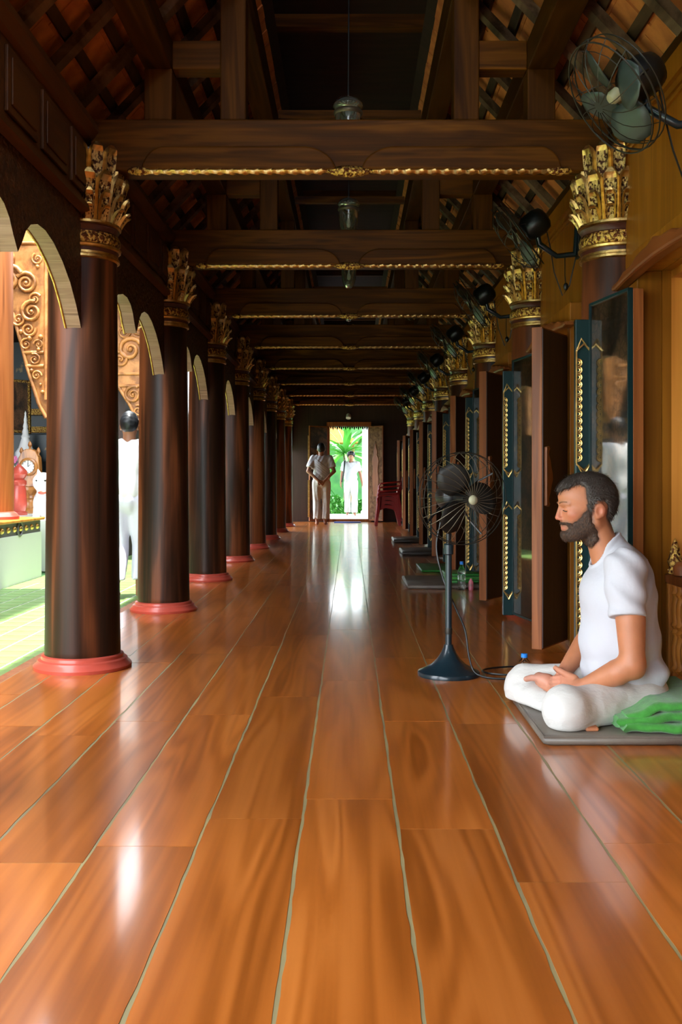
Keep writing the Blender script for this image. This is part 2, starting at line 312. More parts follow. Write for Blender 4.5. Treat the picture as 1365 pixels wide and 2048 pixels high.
def sd_poly(u, v, pts):
    """signed distance to a 2-D polygon, negative inside"""
    n = len(pts); d = np.full(u.shape, 1e9, np.float32); s = np.ones(u.shape, np.float32)
    for i in range(n):
        ax, ay = pts[i]; bx, by = pts[i - 1]; ex, ey = bx - ax, by - ay; wx, wy = u - ax, v - ay
        t = np.clip((wx * ex + wy * ey) / (ex * ex + ey * ey + 1e-12), 0, 1)
        d = np.minimum(d, (wx - ex * t) ** 2 + (wy - ey * t) ** 2)
        c1 = v >= ay; c2 = v < by; c3 = ex * wy > ey * wx
        fl = (c1 & c2 & c3) | (~c1 & ~c2 & ~c3); s = np.where(fl, -s, s)
    return s * np.sqrt(d)
_W = [(np.random.randn(3), np.random.rand() * 6.28) for _ in range(24)]
def wob(P, freq, seed=0, n=5):
    f = np.zeros(len(P), np.float32)
    for i in range(n):
        w, ph = _W[(seed * 5 + i) % 24]; w = w / np.linalg.norm(w)
        f += np.sin(P @ (w * freq * (1 + 0.35 * i)).astype(np.float32) + ph)
    return f / n

def sdf_mesh(F, lo, hi, res, name):
    B = 8; lo = np.asarray(lo, float); hi = np.asarray(hi, float)
    nb = np.ceil((hi - lo) / (res * B)).astype(int); n = nb * B + 1
    fld = np.full(n, 1.0, np.float32)
    ii = np.stack(np.meshgrid(*[np.arange(k) for k in nb], indexing='ij'), -1).reshape(-1, 3)
    cen = (lo + (ii + 0.5) * B * res).astype(np.float32)
    fc = F(cen); keep = np.abs(fc) < B * res * 0.866 * 1.5 + 0.012
    loc = np.stack(np.meshgrid(*[np.arange(B + 1)] * 3, indexing='ij'), -1).reshape(-1, 3)
    for i in np.where(~keep & (fc < 0))[0]:
        a = ii[i] * B; fld[a[0]:a[0] + B + 1, a[1]:a[1] + B + 1, a[2]:a[2] + B + 1] = -1.0
    kb = ii[keep]
    for s in range(0, len(kb), 400):
        idx = (kb[s:s + 400, None, :] * B + loc[None]).reshape(-1, 3)
        fld[idx[:, 0], idx[:, 1], idx[:, 2]] = F((lo + idx * res).astype(np.float32))
    neg = fld < 0
    cnt = sum(neg[i:n[0] - 1 + i, j:n[1] - 1 + j, k:n[2] - 1 + k].astype(np.int8) for i in (0, 1) for j in (0, 1) for k in (0, 1))
    act = np.argwhere((cnt > 0) & (cnt < 8)); ids = np.full(n - 1, -1, np.int32); ids[act[:, 0], act[:, 1], act[:, 2]] = np.arange(len(act))
    acc = np.zeros((len(act), 3)); num = np.zeros(len(act))
    for ax in range(3):
        o1, o2 = [k for k in range(3) if k != ax]
        for p in (0, 1):
            for q in (0, 1):
                a = act.copy(); a[:, o1] += p; a[:, o2] += q; b = a.copy(); b[:, ax] += 1
                fa = fld[a[:, 0], a[:, 1], a[:, 2]]; fb = fld[b[:, 0], b[:, 1], b[:, 2]]; cr = (fa < 0) != (fb < 0)
                t = np.where(cr, fa / np.where(cr, fa - fb, 1), 0); pt = a.astype(float); pt[:, ax] += t
                acc[cr] += pt[cr]; num[cr] += 1
    V = lo + acc / np.maximum(num, 1)[:, None] * res
    quads = []
    for ax in range(3):
        o1, o2 = [(1, 2), (2, 0), (0, 1)][ax]
        sl = [slice(None)] * 3; sl2 = [slice(None)] * 3; sl[ax] = slice(0, -1); sl2[ax] = slice(1, None)
        cr = np.argwhere(neg[tuple(sl)] != neg[tuple(sl2)])
        cr = cr[(cr[:, o1] > 0) & (cr[:, o2] > 0) & (cr[:, o1] < n[o1] - 1) & (cr[:, o2] < n[o2] - 1)]
        if not len(cr): continue
        flip = neg[cr[:, 0], cr[:, 1], cr[:, 2]]
        def cid(d1, d2):
            c = cr.copy(); c[:, o1] += d1; c[:, o2] += d2; return ids[c[:, 0], c[:, 1], c[:, 2]]
        q = np.stack([cid(-1, -1), cid(0, -1), cid(0, 0), cid(-1, 0)], 1); q[~flip] = q[~flip][:, ::-1]; quads.append(q)
    Q = np.concatenate(quads); Q = Q[(Q >= 0).all(1)]
    me = bpy.data.meshes.new(name); me.vertices.add(len(V)); me.vertices.foreach_set('co', V.astype(np.float32).ravel())
    me.loops.add(len(Q) * 4); me.loops.foreach_set('vertex_index', Q.astype(np.int32).ravel())
    me.polygons.add(len(Q)); me.polygons.foreach_set('loop_start', np.arange(0, len(Q) * 4, 4, dtype=np.int32)); me.polygons.foreach_set('loop_total', np.full(len(Q), 4, np.int32))
    me.update(calc_edges=True); me.validate(); me.polygons.foreach_set('use_smooth', [True] * len(me.polygons))
    return me
def sdf_obj(F, lo, hi, res, name, m, parent=None):
    me = sdf_mesh(F, lo, hi, res, name); me.materials.append(m); return link(name, me, parent)

# ------------------------------------------------------------------ layout
D = [2.87 + 2.2 * n for n in range(9)]          # column / frame depths 0..8
BAY = [(D[n] + 2.2 / 2) for n in range(9)]      # bay centres (bay n lies beyond frame n)
DW = 22.67                                      # end wall
CX = 1.36                                       # column line / wall plane

# ------------------------------------------------------------------ floor
floor = struct('floor')
fb = MB().box(-1.64, 1.75, 0.45, DW + 0.3, -0.08, -0.0007).build('joint_filler', M['putty'], floor)
X0 = -0.133; PW = 0.264
MB().box(-1.64, 1.75, -7.0, 0.45, -0.08, 0.0).build('rear_boards', M['plank'], floor)
rows = range(-6, 7)
for r in rows:
    xa, xb = X0 + PW * (r - 0.0), X0 + PW * (r + 1)
    xa = max(xa, -1.64); xb = min(xb, 1.72)
    if xb - xa < 0.03: continue
    rnd = random.Random(r * 13 + 5)
    y = 0.6 + rnd.uniform(-0.3, 0.2) - 0.8
    while y < DW + 0.25:
        Ln = rnd.uniform(1.15, 1.75) if y < 9 else rnd.uniform(1.6, 2.4)
        y2 = min(y + Ln, DW + 0.28); n = max(2, int((y2 - y) / 0.07)) if y < 6 else 4
        g = 0.0045 if y < 4.5 else 0.003; ys = [y + 0.0012 + (y2 - y - 0.0024) * i / n for i in range(n + 1)]
        le = [(xa + g + rnd.uniform(-0.0022, 0.0018) + 0.001 * math.sin(yy * 7 + r), yy) for yy in ys]
        ri = [(xb - g + rnd.uniform(-0.0018, 0.0022) + 0.001 * math.sin(yy * 7 + r + 1), yy) for yy in ys]
        mb = MB(); cx, cy = (xa + xb) / 2, (y + y2) / 2
        vs = [(p[0] - cx, p[1] - cy, 0) for p in le] + [(p[0] - cx, p[1] - cy, 0) for p in ri] + [(p[0] - cx, p[1] - cy, -0.012) for p in le] + [(p[0] - cx, p[1] - cy, -0.012) for p in ri]
        k = n + 1; fs = []
        for i in range(n):
            fs += [(i, k + i, k + i + 1, i + 1), (2 * k + i, i, i + 1, 2 * k + i + 1), (k + i, 3 * k + i, 3 * k + i + 1, k + i + 1)]
        fs += [(0, 2 * k, 3 * k, k), (n, k + n, 3 * k + n, 2 * k + n)]
        mb.add(vs, fs).build('floor_plank', M['plank'], floor, loc=(cx, cy, rnd.uniform(-0.0003, 0.0003)))
        y = y2
        if y >= DW + 0.2: break
nose = mark(MB().box(-1.70, -1.641, -7.0, DW + 0.3, -0.10, -0.003).build('trim_1', M['leaf']))

# ------------------------------------------------------------------ columns
def petal_mesh(h, w, r0, r1, curl, nested, name):
    """one lotus petal: rounded tongue with raised rim, hollow face, smaller petals overlapping at its foot; local z up, +x outwards"""
    mb = MB()
    def tongue(h, w, off, z0=0.0, k=1.0):
        nu, nv = 8, 10; idx = {}
        vs = []; fs = []; ms = []
        for j in range(nv + 1):
            t = j / nv; r = r0 + (r1 - r0) * t ** 1.3 + curl * max(0, t - 0.7) ** 2 * 8 + off
            ww = w * (0.76 + 0.24 * t) * (1 if t < 0.68 else math.sqrt(max(0.02, 1 - ((t - 0.68) / 0.32) ** 2 * 0.93)))
            for i in range(nu + 1):
                u = -1 + 2 * i / nu; rim = 0.010 * k if (abs(u) > 0.70 or t > 0.88) else 0.0
                if abs(u) > 0.98 or t > 0.995: rim = -0.010
                yy = u * ww / 2; idx[i, j] = len(vs); vs.append((math.sqrt(max(r * r - yy * yy, 1e-4)) + rim, yy, z0 + h * t))
        for j in range(nv):
            for i in range(nu):
                fs.append((idx[i, j], idx[i + 1, j], idx[i + 1, j + 1], idx[i, j + 1]))
                ms.append(1 if (1 <= i <= nu - 2 and j < nv - 2) else 0)
        o = len(mb.V); mb.V += vs; mb.F += [tuple(a + o for a in f) for f in fs]; mb.M += ms
    tongue(h, w, 0.0)
    if nested:
        tongue(h * 0.60, w * 0.60, 0.009, 0.0, 0.6); tongue(h * 0.30, w * 0.52, 0.015, 0.0, 0.5)
    return mb.mesh(name, [M['gold'], M['goldinner']], 50)
Z_RING0, Z_RING1, Z_LOW1, Z_UP1 = 2.058, 2.236, 2.475, 2.615
pet_low = petal_mesh(Z_LOW1 - Z_RING1 + 0.01, 0.094, 0.172, 0.222, 0.020, True, 'petal_low')
pet_up = petal_mesh(Z_UP1 - 2.40, 0.088, 0.190, 0.212, 0.016, False, 'petal_up')
def shaft_wob(seed):
    return lambda a, z: 0.012 * math.sin(3 * a + seed + 0.8 * z) + 0.010 * math.sin(5 * a - seed * 2 + 1.7 * z)
def make_column(name, label, x, d, half, detail, group, seed):
    t = thing(name, label, 'column', (x, d, 0), 0, group)
    a0, a1 = (0.0, 2 * PI) if not half else (PI / 2, 3 * PI / 2)
    n = 32 if not half else 18
    MB().lathe([(0.150, 0.0), (0.188, 0.06), (0.188, 0.10)] + [(0.188 - 0.018 * (z / 2.05), z) for z in np.linspace(0.2, 2.06, 14)], n, a0, a1, wob=shaft_wob(seed)).build('shaft', M['col'], t, 40)
    MB().lathe([(0.15, 0.0), (0.242, 0.0), (0.245, 0.016), (0.238, 0.024), (0.226, 0.034), (0.222, 0.046), (0.206, 0.052), (0.204, 0.066), (0.192, 0.072), (0.16, 0.072)], n, a0, a1).build('base_moulding', M['red'], t, 35)
    cap = MB().lathe([(0.15, 2.20), (0.170, 2.235), (0.165, 2.30), (0.180, 2.42), (0.190, 2.55), (0.188, 2.59), (0.10, 2.595)], n, a0, a1).build('capital', M['lacquer'], t, 40)
    MB().lathe([(0.172, 2.050), (0.184, 2.056), (0.184, 2.068), (0.176, 2.074), (0.176, 2.086)], n, a0, a1, cap=False).build('gilt_ring', M['gold'], cap, 40)
    MB().lathe([(0.176, 2.086), (0.178, 2.104), (0.186, 2.108)], n, a0, a1, cap=False).build('lacquer_ring', M['lacquer'], cap, 40)
    MB().lathe([(0.180, 2.104), (0.190, 2.108), (0.192, 2.118), (0.182, 2.126)], n, a0, a1, cap=False).build('gilt_ring', M['gold'], cap, 40)
    MB().lathe([(0.178, 2.124), (0.187, 2.140), (0.188, 2.160), (0.180, 2.182)], n, a0, a1, cap=False).build('gilt_band', M['goldfine'], cap, 40)
    MB().lathe([(0.178, 2.180), (0.172, 2.190), (0.178, 2.206), (0.184, 2.214), (0.178, 2.22)], n, a0, a1, cap=False).build('lacquer_ring', M['lacquer'], cap, 40)
    MB().lathe([(0.176, 2.218), (0.192, 2.224), (0.192, 2.236), (0.170, 2.242)], n, a0, a1, cap=False).build('gilt_ring', M['gold'], cap, 40)
    np_ = 16
    dirs = [2 * PI * i / np_ for i in range(np_)]
    ok = lambda a: (not half) or (math.cos(a) < -0.05) or abs(math.cos(a)) < 0.06
    if detail:
        for a in dirs:
            if ok(a): link('petal', pet_low, cap, (0, 0, Z_RING1 - 0.005), (0, 0, a))
        for a in dirs:
            a += PI / np_
            if ok(a): link('petal', pet_up, cap, (0, 0, 2.40), (0, 0, a))
    else:
        mb = MB()
        for me, z, off in ((pet_low, Z_RING1 - 0.005, 0), (pet_up, 2.40, PI / np_)):
            vs0 = [v.co.copy() for v in me.vertices]; fs0 = [tuple(p.vertices) for p in me.polygons]; ms0 = [p.material_index for p in me.polygons]
            for a in dirs:
                a += off
                if not ok(a): continue
                R = Matrix.Translation((0, 0, z)) @ Matrix.Rotation(a, 4, 'Z'); o = len(mb.V)
                mb.V += [tuple(R @ v) for v in vs0]; mb.F += [tuple(i + o for i in f) for f in fs0]; mb.M += ms0
        mb.build('petal_crown', [M['gold'], M['goldinner']], cap, 50)
    return t
ORD = ['first', 'second', 'third', 'fourth', 'fifth', 'sixth', 'seventh', 'eighth']
for n in range(0, 9):
    if n == 0:
        lab = 'dark teak column just outside the left picture edge, nearest the camera'
    elif n == 1:
        lab = 'nearest and largest dark teak column with gilt lotus capital, left row'
    elif n == 8:
        lab = 'farthest dark teak column of the left row, beside the garden doorway wall'
    else:
        lab = ORD[n - 1] + ' dark teak column from the front in the left row, gilt capital'
    make_column('teak_column', lab, -CX, D[n], False, n in (1, 2, 3), 'teak columns of the left row', n * 1.7)
for n in range(1, 9):
    lab = ('nearest half column against right wall, gilt capital above the painted door panel' if n == 1 else
           'farthest half column on the right wall, close to the end wall' if n == 8 else
           ORD[n - 1] + ' half column from the front on the right wall, gilt capital')
    make_column('wall_column', lab, CX - 0.001, D[n], True, n in (1, 2, 3), 'half columns on the right wall', n * 2.3)

# ------------------------------------------------------------------ tie beams with roof posts
def eyebrow(x0, x1, inner_right):
    h = 0.118; pts = [(x0, 0.0)]
    e0, e1 = (0.10, 0.15) if inner_right else (0.15, 0.10)
    for i in range(1, 9):
        t = i / 8; pts.append((x0 + e0 * (1 - math.cos(t * PI / 2)) * 1.0, h * math.sin(t * PI / 2) * (0.85 + 0.15 * t)))
    for i in range(0, 8):
        t = i / 8; pts.append((x1 - e1 * (1 - math.sin(t * PI / 2)), h * math.cos(t * PI / 2) * (1 - 0.15 * t)))
    pts.append((x1, 0.0)); return pts
def rope(mb, x0, x1, y, z, r, pitch=0.042):
    n = int((x1 - x0) / 0.0105); k = 6; vs = []
    for i in range(n + 1):
        x = x0 + (x1 - x0) * i / n; tw = 2 * PI * (x / pitch) / 3; e = min(1, (i + 0.5) / 4, (n - i + 0.5) / 4)
        for j in range(k):
            a = 2 * PI * j / k; rr = r * e * (1.0 + 0.28 * math.cos(2 * a - 2 * tw)); vs.append((x, y + rr * math.cos(a), z + rr * math.sin(a)))
    fs = [(i * k + j, i * k + (j + 1) % k, (i + 1) * k + (j + 1) % k, (i + 1) * k + j) for i in range(n) for j in range(k)]
    mb.add(vs, fs)
def make_beam(n):
    lab = ('nearest carved tie beam with gilded rope edge spanning the aisle' if n == 1 else
           'farthest carved tie beam, just before the end wall' if n == 8 else
           ORD[n - 1] + ' carved tie beam from the front, gilded lower edge')
    t = thing('tie_beam', lab, 'beam', (0, D[n], 2.50), 0, 'carved tie beams across the aisle')
    MB().box(-1.30, 1.30, -0.08, 0.08, 0.0, 0.26).build('timber', M['beam'], t, bevel=0.008)
    MB().prism(eyebrow(-1.04, -0.07, True), 'xz', -0.08, -0.104).build('carved_eyebrow', M['beam'], t, bevel=0.010)
    MB().prism(eyebrow(0.06, 1.06, False), 'xz', -0.08, -0.104).build('carved_eyebrow', M['beam'], t, bevel=0.010)
    mb = MB(); rope(mb, -1.09, -0.09, -0.088, -0.004, 0.016); rope(mb, 0.09, 1.09, -0.088, -0.004, 0.016)
    mb.build('gilt_rope', M['gold'], t, 60)
    for sx in (-1, 1):
        MB().lathe([(0.0, -0.07), (0.016, -0.05), (0.024, 0.0), (0.016, 0.05), (0.0, 0.07)], 10).xform(Matrix.Translation((sx * 1.05, -0.088, -0.004)) @ Matrix.Rotation(PI / 2, 4, 'Y')).build('gilt_end_leaf', M['goldfine'], t, 60)
    MB().lathe([(0.0, -0.13), (0.010, -0.11), (0.024, -0.05), (0.030, 0.0), (0.024, 0.05), (0.010, 0.11), (0.0, 0.13)], 14, wob=lambda a, z: 0.12 * math.sin(7 * a + 90 * z)).xform(Matrix.Translation((0, -0.09, -0.006)) @ Matrix.Rotation(PI / 2, 4, 'Y')).build('gilt_boss', M['goldfine'], t, 60)
    for s in (-1, 1):
        MB().box(s * 0.587 - 0.064, s * 0.587 + 0.064, -0.07, 0.07, 0.26, 0.90).build('queen_post', M['beamv'], t, bevel=0.006)
        MB().box(s * 0.965 - 0.07, s * 0.965 + 0.07, -0.065, 0.065, 0.26, 0.52).build('short_post', M['beamv'], t, bevel=0.006)
        a, b = sorted((s * 0.651, s * 0.895)); MB().box(a, b, -0.055, 0.055, 0.52, 0.665).build('tie_block', M['beam'], t, bevel=0.005)
    return t
for n in range(1, 9): make_beam(n)

# ------------------------------------------------------------------ roof
ceil = struct('ceiling')
SL = 1.05; ZR = 2.80                 # underside of rafters: z = ZR + (1.36 - |x|) * SL
YR0, YR1 = 2.6, DW + 0.2
MB().box(-2.1, 1.9, -7.2, 1.0, 3.3, 3.4).build('rear_ceiling', M['roofdark'], ceil)
zr = lambda ax: ZR + (CX - ax) * SL
cs = math.atan(SL)
for s in (-1, 1):
    a, b = sorted((s * 0.895, s * 1.035)); MB().box(a, b, -(YR1 - YR0) / 2, (YR1 - YR0) / 2, 0, 0.145).build('purlin', M['beamy'], ceil, bevel=0.006, loc=(0, (YR0 + YR1) / 2, 3.02))
    a, b = sorted((s * 0.52, s * 0.655)); MB().box(a, b, -(YR1 - YR0) / 2, (YR1 - YR0) / 2, 0, 0.20).build('upper_plate', M['beamy'], ceil, bevel=0.006, loc=(0, (YR0 + YR1) / 2, 3.40))
    a, b = sorted((s * 0.60, s * 0.64)); MB().box(a, b, YR0, YR1, 3.60, 4.62).build('clerestory_board', M['roofdark'], ceil)
    a, b = sorted((s * 1.36, s * 1.52)); MB().box(a, b, YR0, YR1, 2.70, 2.79).build('wall_plate', M['beamy'], ceil)
    # rafters
    dirv = np.array((s * math.cos(cs), 0, -math.sin(cs)))
    xo = 1.75
    raf = MB().bar((s * 0.56, 0, zr(0.56) + 0.04), (s * xo, 0, zr(xo) + 0.04), 0.045, 0.070, up=(0, 1, 0)).mesh('rafter', M['rafter'])
    y = YR0 + 0.2
    while y < YR1:
        link('rafter', raf, ceil, (0, y, 0)); y += 0.44
    bat = MB().bar((0, YR0 - 0.1, 0), (0, YR1, 0), 0.05, 0.03, up=(s * math.sin(cs), 0, math.cos(cs))).mesh('batten', M['batten'])
    ax = 0.62
    while ax < xo:
        z = zr(ax) + 0.04 + (0.075 / 2 + 0.017) / math.cos(cs); link('batten', bat, ceil, (s * ax, 0, z)); ax += 0.135
    # tiles above the battens
    nrm = np.array((s * math.sin(cs), 0, math.cos(cs)))
    tl = MB().obox((0, 0, 0), (dirv, (0, 1, 0), nrm), (0.098, 0.081, 0.006)).mesh('roof_tile', M['terracotta'])
    rest = MB(); ax = 0.60; row = 0
    while ax < xo + 0.02:
        zb = zr(ax) + 0.04 + (0.075 / 2 + 0.040) / math.cos(cs); y = YR0 + (0.083 if row % 2 else 0)
        while y < YR1:
            tilt = random.uniform(-0.004, 0.004)
            pos = np.array((s * ax, y, zb)) + nrm * (0.006 * (row % 2) + tilt)
            if 3.6 < y < 6.4 and ax < 1.5 and 0.66 < ax: link('roof_tile', tl, ceil, pos, (random.uniform(-0.03, 0.03), 0, 0))
            else: rest.obox(pos, (dirv, (0, 1, 0), nrm), (0.098, 0.081, 0.006))
            y += 0.166
        ax += 0.135; row += 1
    ro = rest.build('roof_tile_field', M['terracotta'], ceil); ro['kind'] = 'stuff'
    # sheet added above the tiles so no light leaks through
    MB().obox(np.array((s * (0.56 + xo) / 2, (YR0 + YR1) / 2 - 1.0, zr((0.56 + xo) / 2) + 0.30)), (dirv, (0, 1, 0), nrm), ((xo - 0.45) / 2 / math.cos(cs), (YR1 - YR0) / 2 + 1.4, 0.02)).build('roof_covering', M['roofdark'], ceil)
MB().box(-0.75, 0.75, YR0 - 2.4, YR1 + 0.2, 4.62, 4.70).build('upper_roof', M['roofdark'], ceil)
for n in range(1, 9):
    MB().box(-0.60, 0.60, D[n] - 0.05, D[n] + 0.05, 4.24, 4.33).build('collar_tie', M['beam'], ceil)
    MB().box(-0.52, 0.52, D[n] - 0.03, D[n] + 0.03, 3.58, 3.64).build('cross_tie', M['beam'], ceil)

# ------------------------------------------------------------------ left arcade wall (frieze + carved arches)
wl = struct('wall_left', (-CX, 0, 0))
T = 0.036
def arch_profile():
    """half-bay edge, from column (u=1.1) to the central cusp (u=0): (u, z)"""
    pts = [(1.1, 1.66), (0.93, 1.70), (0.84, 1.80), (0.74, 1.885), (0.62, 1.955), (0.48, 2.01), (0.36, 2.035), (0.25, 2.035), (0.16, 2.01), (0.10, 1.97), (0.055, 1.915), (0.0, 1.86)]
    return pts
for k in range(0, 9):
    c = BAY[k]
    if k == 8: c = D[8] + 1.1
    prof = arch_profile(); up = [(1.1, 2.27), (-1.1, 2.27)]
    pts = [(u, z) for u, z in prof] + [(-u, z) for u, z in prof[::-1][1:]]
    # face with strip edge: extrude polygon in y-z
    mb = MB(); poly = [(u, z) for u, z in pts] + [(-1.1, 2.27), (1.1, 2.27)]
    mb.prism(poly, 'yz', -T, T)
    o = mb.build('arch_panel', [M['carved'], M['archedge']], wl, loc=(0, c, 0))
    for p in o.data.polygons:
        if abs(p.normal.x) < 0.3 and p.center.z < 2.2: p.material_index = 1  # soffit faces take the paler wood with the light painted in
    eb = MB(); eb.tube([(-T - 0.004, u, z) for u, z in pts if abs(u) < 0.94], 0.006, 6); eb.build('gilt_edge', M['gold'], wl, 60, loc=(0, c, 0))
    MB().box(-0.035, 0.045, -1.1, 1.1, 2.27, 2.70).build('frieze_board', M['frieze'], wl, loc=(0, c, 0))
    MB().prism([(0.045, 2.255), (0.085, 2.27), (0.085, 2.295), (0.06, 2.32), (0.045, 2.32)], 'xz', -1.1, 1.1).build('lower_moulding', M['frieze'], wl, loc=(0, c, 0))
    MB().prism([(0.045, 2.64), (0.07, 2.65), (0.10, 2.69), (0.10, 2.72), (-0.04, 2.72), (-0.04, 2.64)], 'xz', -1.1, 1.1).build('upper_moulding', M['frieze'], wl, loc=(0, c, 0))
    for i in range(5):
        yc = -1.1 + 0.22 + 0.44 * i
        mb = MB(); mb.box(0.045, 0.060, yc - 0.185, yc + 0.185, 2.355, 2.61); mb.box(0.06, 0.068, yc - 0.15, yc + 0.15, 2.39, 2.575)
        mb.build('frieze_panel', M['frieze'], wl, bevel=0.005, loc=(0, c, 0))

# ------------------------------------------------------------------ right wall with door openings
wr = struct('wall_right', (CX, 0, 0))
mark(MB().box(-1.64, 1.8, -7.1, -7.0, 0, 3.3).build('wall_rear', M['darkface']))
MB().box(-0.05, 0.05, -7.0, 1.77, 1.9, 3.3).build('rear_frieze', M['frieze'], wl)
O0, O1, OT = -0.45, 0.36, 1.86          # opening relative to the bay centre, its height
edges = [-7.0]
for k in range(0, 9): edges += [BAY[k] + O0, BAY[k] + O1]
edges.append(DW)
for i in range(0, len(edges), 2):
    a, b = edges[i], edges[i + 1]
    MB().box(0, 0.04, a, b, 0.0, OT).build('wall_board', M['wall'], wr)
for k in range(0, 9):       # boards above the doors, jointed at every column
    ya, yb = (-7.0 if k == 0 else D[k]), (D[k + 1] if k < 8 else DW)
    MB().box(0, 0.04, ya, yb, OT, 2.70).build('wall_board', M['wall'], wr)
    c = BAY[k]
    MB().box(0.04, 0.43, c + O1, c + O1 + 0.05, 0.0, OT).build('door_reveal', M['jamb'], wr)
    MB().box(0.04, 0.43, c + O0 - 0.05, c + O0, 0.0, OT).build('door_reveal', M['jamb'], wr)
    MB().box(0.04, 0.43, c + O0, c + O1, OT - 0.03, OT).build('reveal_head', M['jamb'], wr)
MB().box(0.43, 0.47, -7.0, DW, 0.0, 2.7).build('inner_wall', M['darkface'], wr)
MB().box(-0.02, 0.06, 2.0, DW, 2.62, 2.72).build('cornice', M['wall'], wr)
MB().box(0.0, 0.06, -7.0, 2.0, 2.62, 3.3).build('rear_frieze', M['wall'], wr)
for zz in (2.54, 2.575): MB().box(-0.012, 0.0, 1.0, DW, zz, zz + 0.012).build('cornice_bead', M['wall'], wr)

# hood profile above a door (y, z), scrolled ends
def hood_pts():
    p = [(-0.62, 0.00), (-0.60, 0.07), (-0.50, 0.085), (-0.42, 0.15), (-0.30, 0.165), (-0.22, 0.23), (-0.08, 0.25), (0, 0.30)]
    return p + [(-y, z) for y, z in p[::-1][1:]] + [(0.55, -0.02), (0.40, 0.02), (0.2, 0.05), (0, 0.065), (-0.2, 0.05), (-0.40, 0.02), (-0.55, -0.02)]
scale_me = None
def make_door(k):
    c = BAY[k]; t = struct('door_%d' % (k + 1), (CX, c, 0))
    # surround
    MB().box(-0.11, 0.0, O0 - 0.07, O0, 0.0, OT).build('jamb', M['wall'], t, bevel=0.004)
    MB().box(-0.11, 0.0, O1, O1 + 0.07, 0.0, OT).build('jamb', M['wall'], t, bevel=0.004)
    MB().box(-0.11, 0.0, O0 - 0.07, O1 + 0.07, OT, OT + 0.10).build('head', M['wall'], t, bevel=0.004)
    MB().prism([(y + (O0 + O1) / 2, z * 0.34 + OT - 0.05) for y, z in hood_pts()], 'yz', -0.17, -0.11).build('carved_hood', M['hood'], t, bevel=0.012)
    MB().box(-0.10, 0.05, O0, O1, 0.0, 0.03).build('sill', M['wall'], t)
    # near leaf, opened towards the camera: shows its lit edge and a back with shade painted in
    if k > 0:
        a = np.array((-0.125, O0 + 0.03, 0.905)); b = np.array((-0.345, O0 - 0.32, 0.905)); d_ = (b - a) / np.linalg.norm(b - a); nn = np.array((d_[1], -d_[0], 0))   # nn towards wall / camera-right
        if nn[0] < 0: nn = -nn
        lf = MB().obox((a + b) / 2, (d_, nn, (0, 0, 1)), (np.linalg.norm(b - a) / 2, 0.03, 0.875)).build('leaf', M['leaf'], t, bevel=0.003)
        MB().obox((a + b) / 2 + nn * 0.032, (d_, nn, (0, 0, 1)), (np.linalg.norm(b - a) / 2 - 0.004, 0.002, 0.865)).build('back_panel', M['darkface'], lf)  # dark sheet painting the shade on the unlit side
        MB().obox((a + b) / 2 - nn * 0.032, (d_, nn, (0, 0, 1)), (np.linalg.norm(b - a) / 2 - 0.02, 0.002, 0.845)).build('painted_panel', M['painted'], lf)
        # scrolled wooden pull on the back
        pts = []; e = b - d_ * 0.02
        prof = [(0.0, 0.16), (0.018, 0.165), (0.026, 0.15), (0.018, 0.138), (0.016, 0.12), (0.030, 0.085), (0.036, 0.05), (0.046, 0.02), (0.048, -0.02), (0.038, -0.05), (0.030, -0.085), (0.016, -0.12), (0.018, -0.138), (0.026, -0.15), (0.018, -0.165), (0.0, -0.16)]
        mb = MB(); V1 = [e - d_ * u * 1.9 + nn * 0.034 + np.array((0, 0, z - 0.905 + 0.97)) for u, z in prof]; V2 = [v + nn * 0.018 for v in V1]; q = len(prof)
        mb.add(V1 + V2, [tuple(range(q - 1, -1, -1)), tuple(range(q, 2 * q))] + [(i, (i + 1) % q, q + (i + 1) % q, q + i) for i in range(q)])
        mb.build('door_pull', M['leaf'], lf, bevel=0.003)
    # far leaf, folded back along the wall: painted panel under an acrylic sheet, gilt astragal at its free edge
    a = np.array((-0.150, O1 - 0.08, 0.90)); b = np.array((-0.222, O1 + 0.32, 0.90)); d_ = (b - a) / np.linalg.norm(b - a); nn = np.array((-d_[1], d_[0], 0))
    L = np.linalg.norm(b - a)
    lf = MB().obox((a + b) / 2 - nn * 0.025, (d_, nn, (0, 0, 1)), (L / 2, 0.025, 0.87)).build('leaf', M['leaf'], t, bevel=0.003)
    MB().obox((a + b) / 2 + nn * 0.0045, (d_, nn, (0, 0, 1)), (L / 2 - 0.012, 0.004, 0.855)).build('painted_panel', M['painted'], lf)
    MB().obox((a + b) / 2 + nn * 0.0145, (d_, nn, (0, 0, 1)), (L / 2 - 0.004, 0.0025, 0.862)).build('acrylic_sheet', M['acrylic'], lf)
    mb = MB()
    for u, v, hu, hv in ((0, 0.866, L / 2, 0.006), (0, -0.866, L / 2, 0.006), (-L / 2 + 0.004, 0, 0.004, 0.87), (L / 2 - 0.004, 0, 0.004, 0.87)):
        mb.obox((a + b) / 2 + nn * 0.011 + d_ * u + np.array((0, 0, v)), (d_, nn, (0, 0, 1)), (hu, 0.011, hv))
    mb.build('sheet_frame', M['greenlac'], lf)
    # astragal: dark lacquered strip facing the camera with two gilt fields
    xa, xb, ya = -0.305, -0.228, O1 + 0.318
    ag = MB().box(xa, xb, ya, ya + 0.035, 0.02, 1.70).build('astragal', M['greenlac'], lf, bevel=0.003)
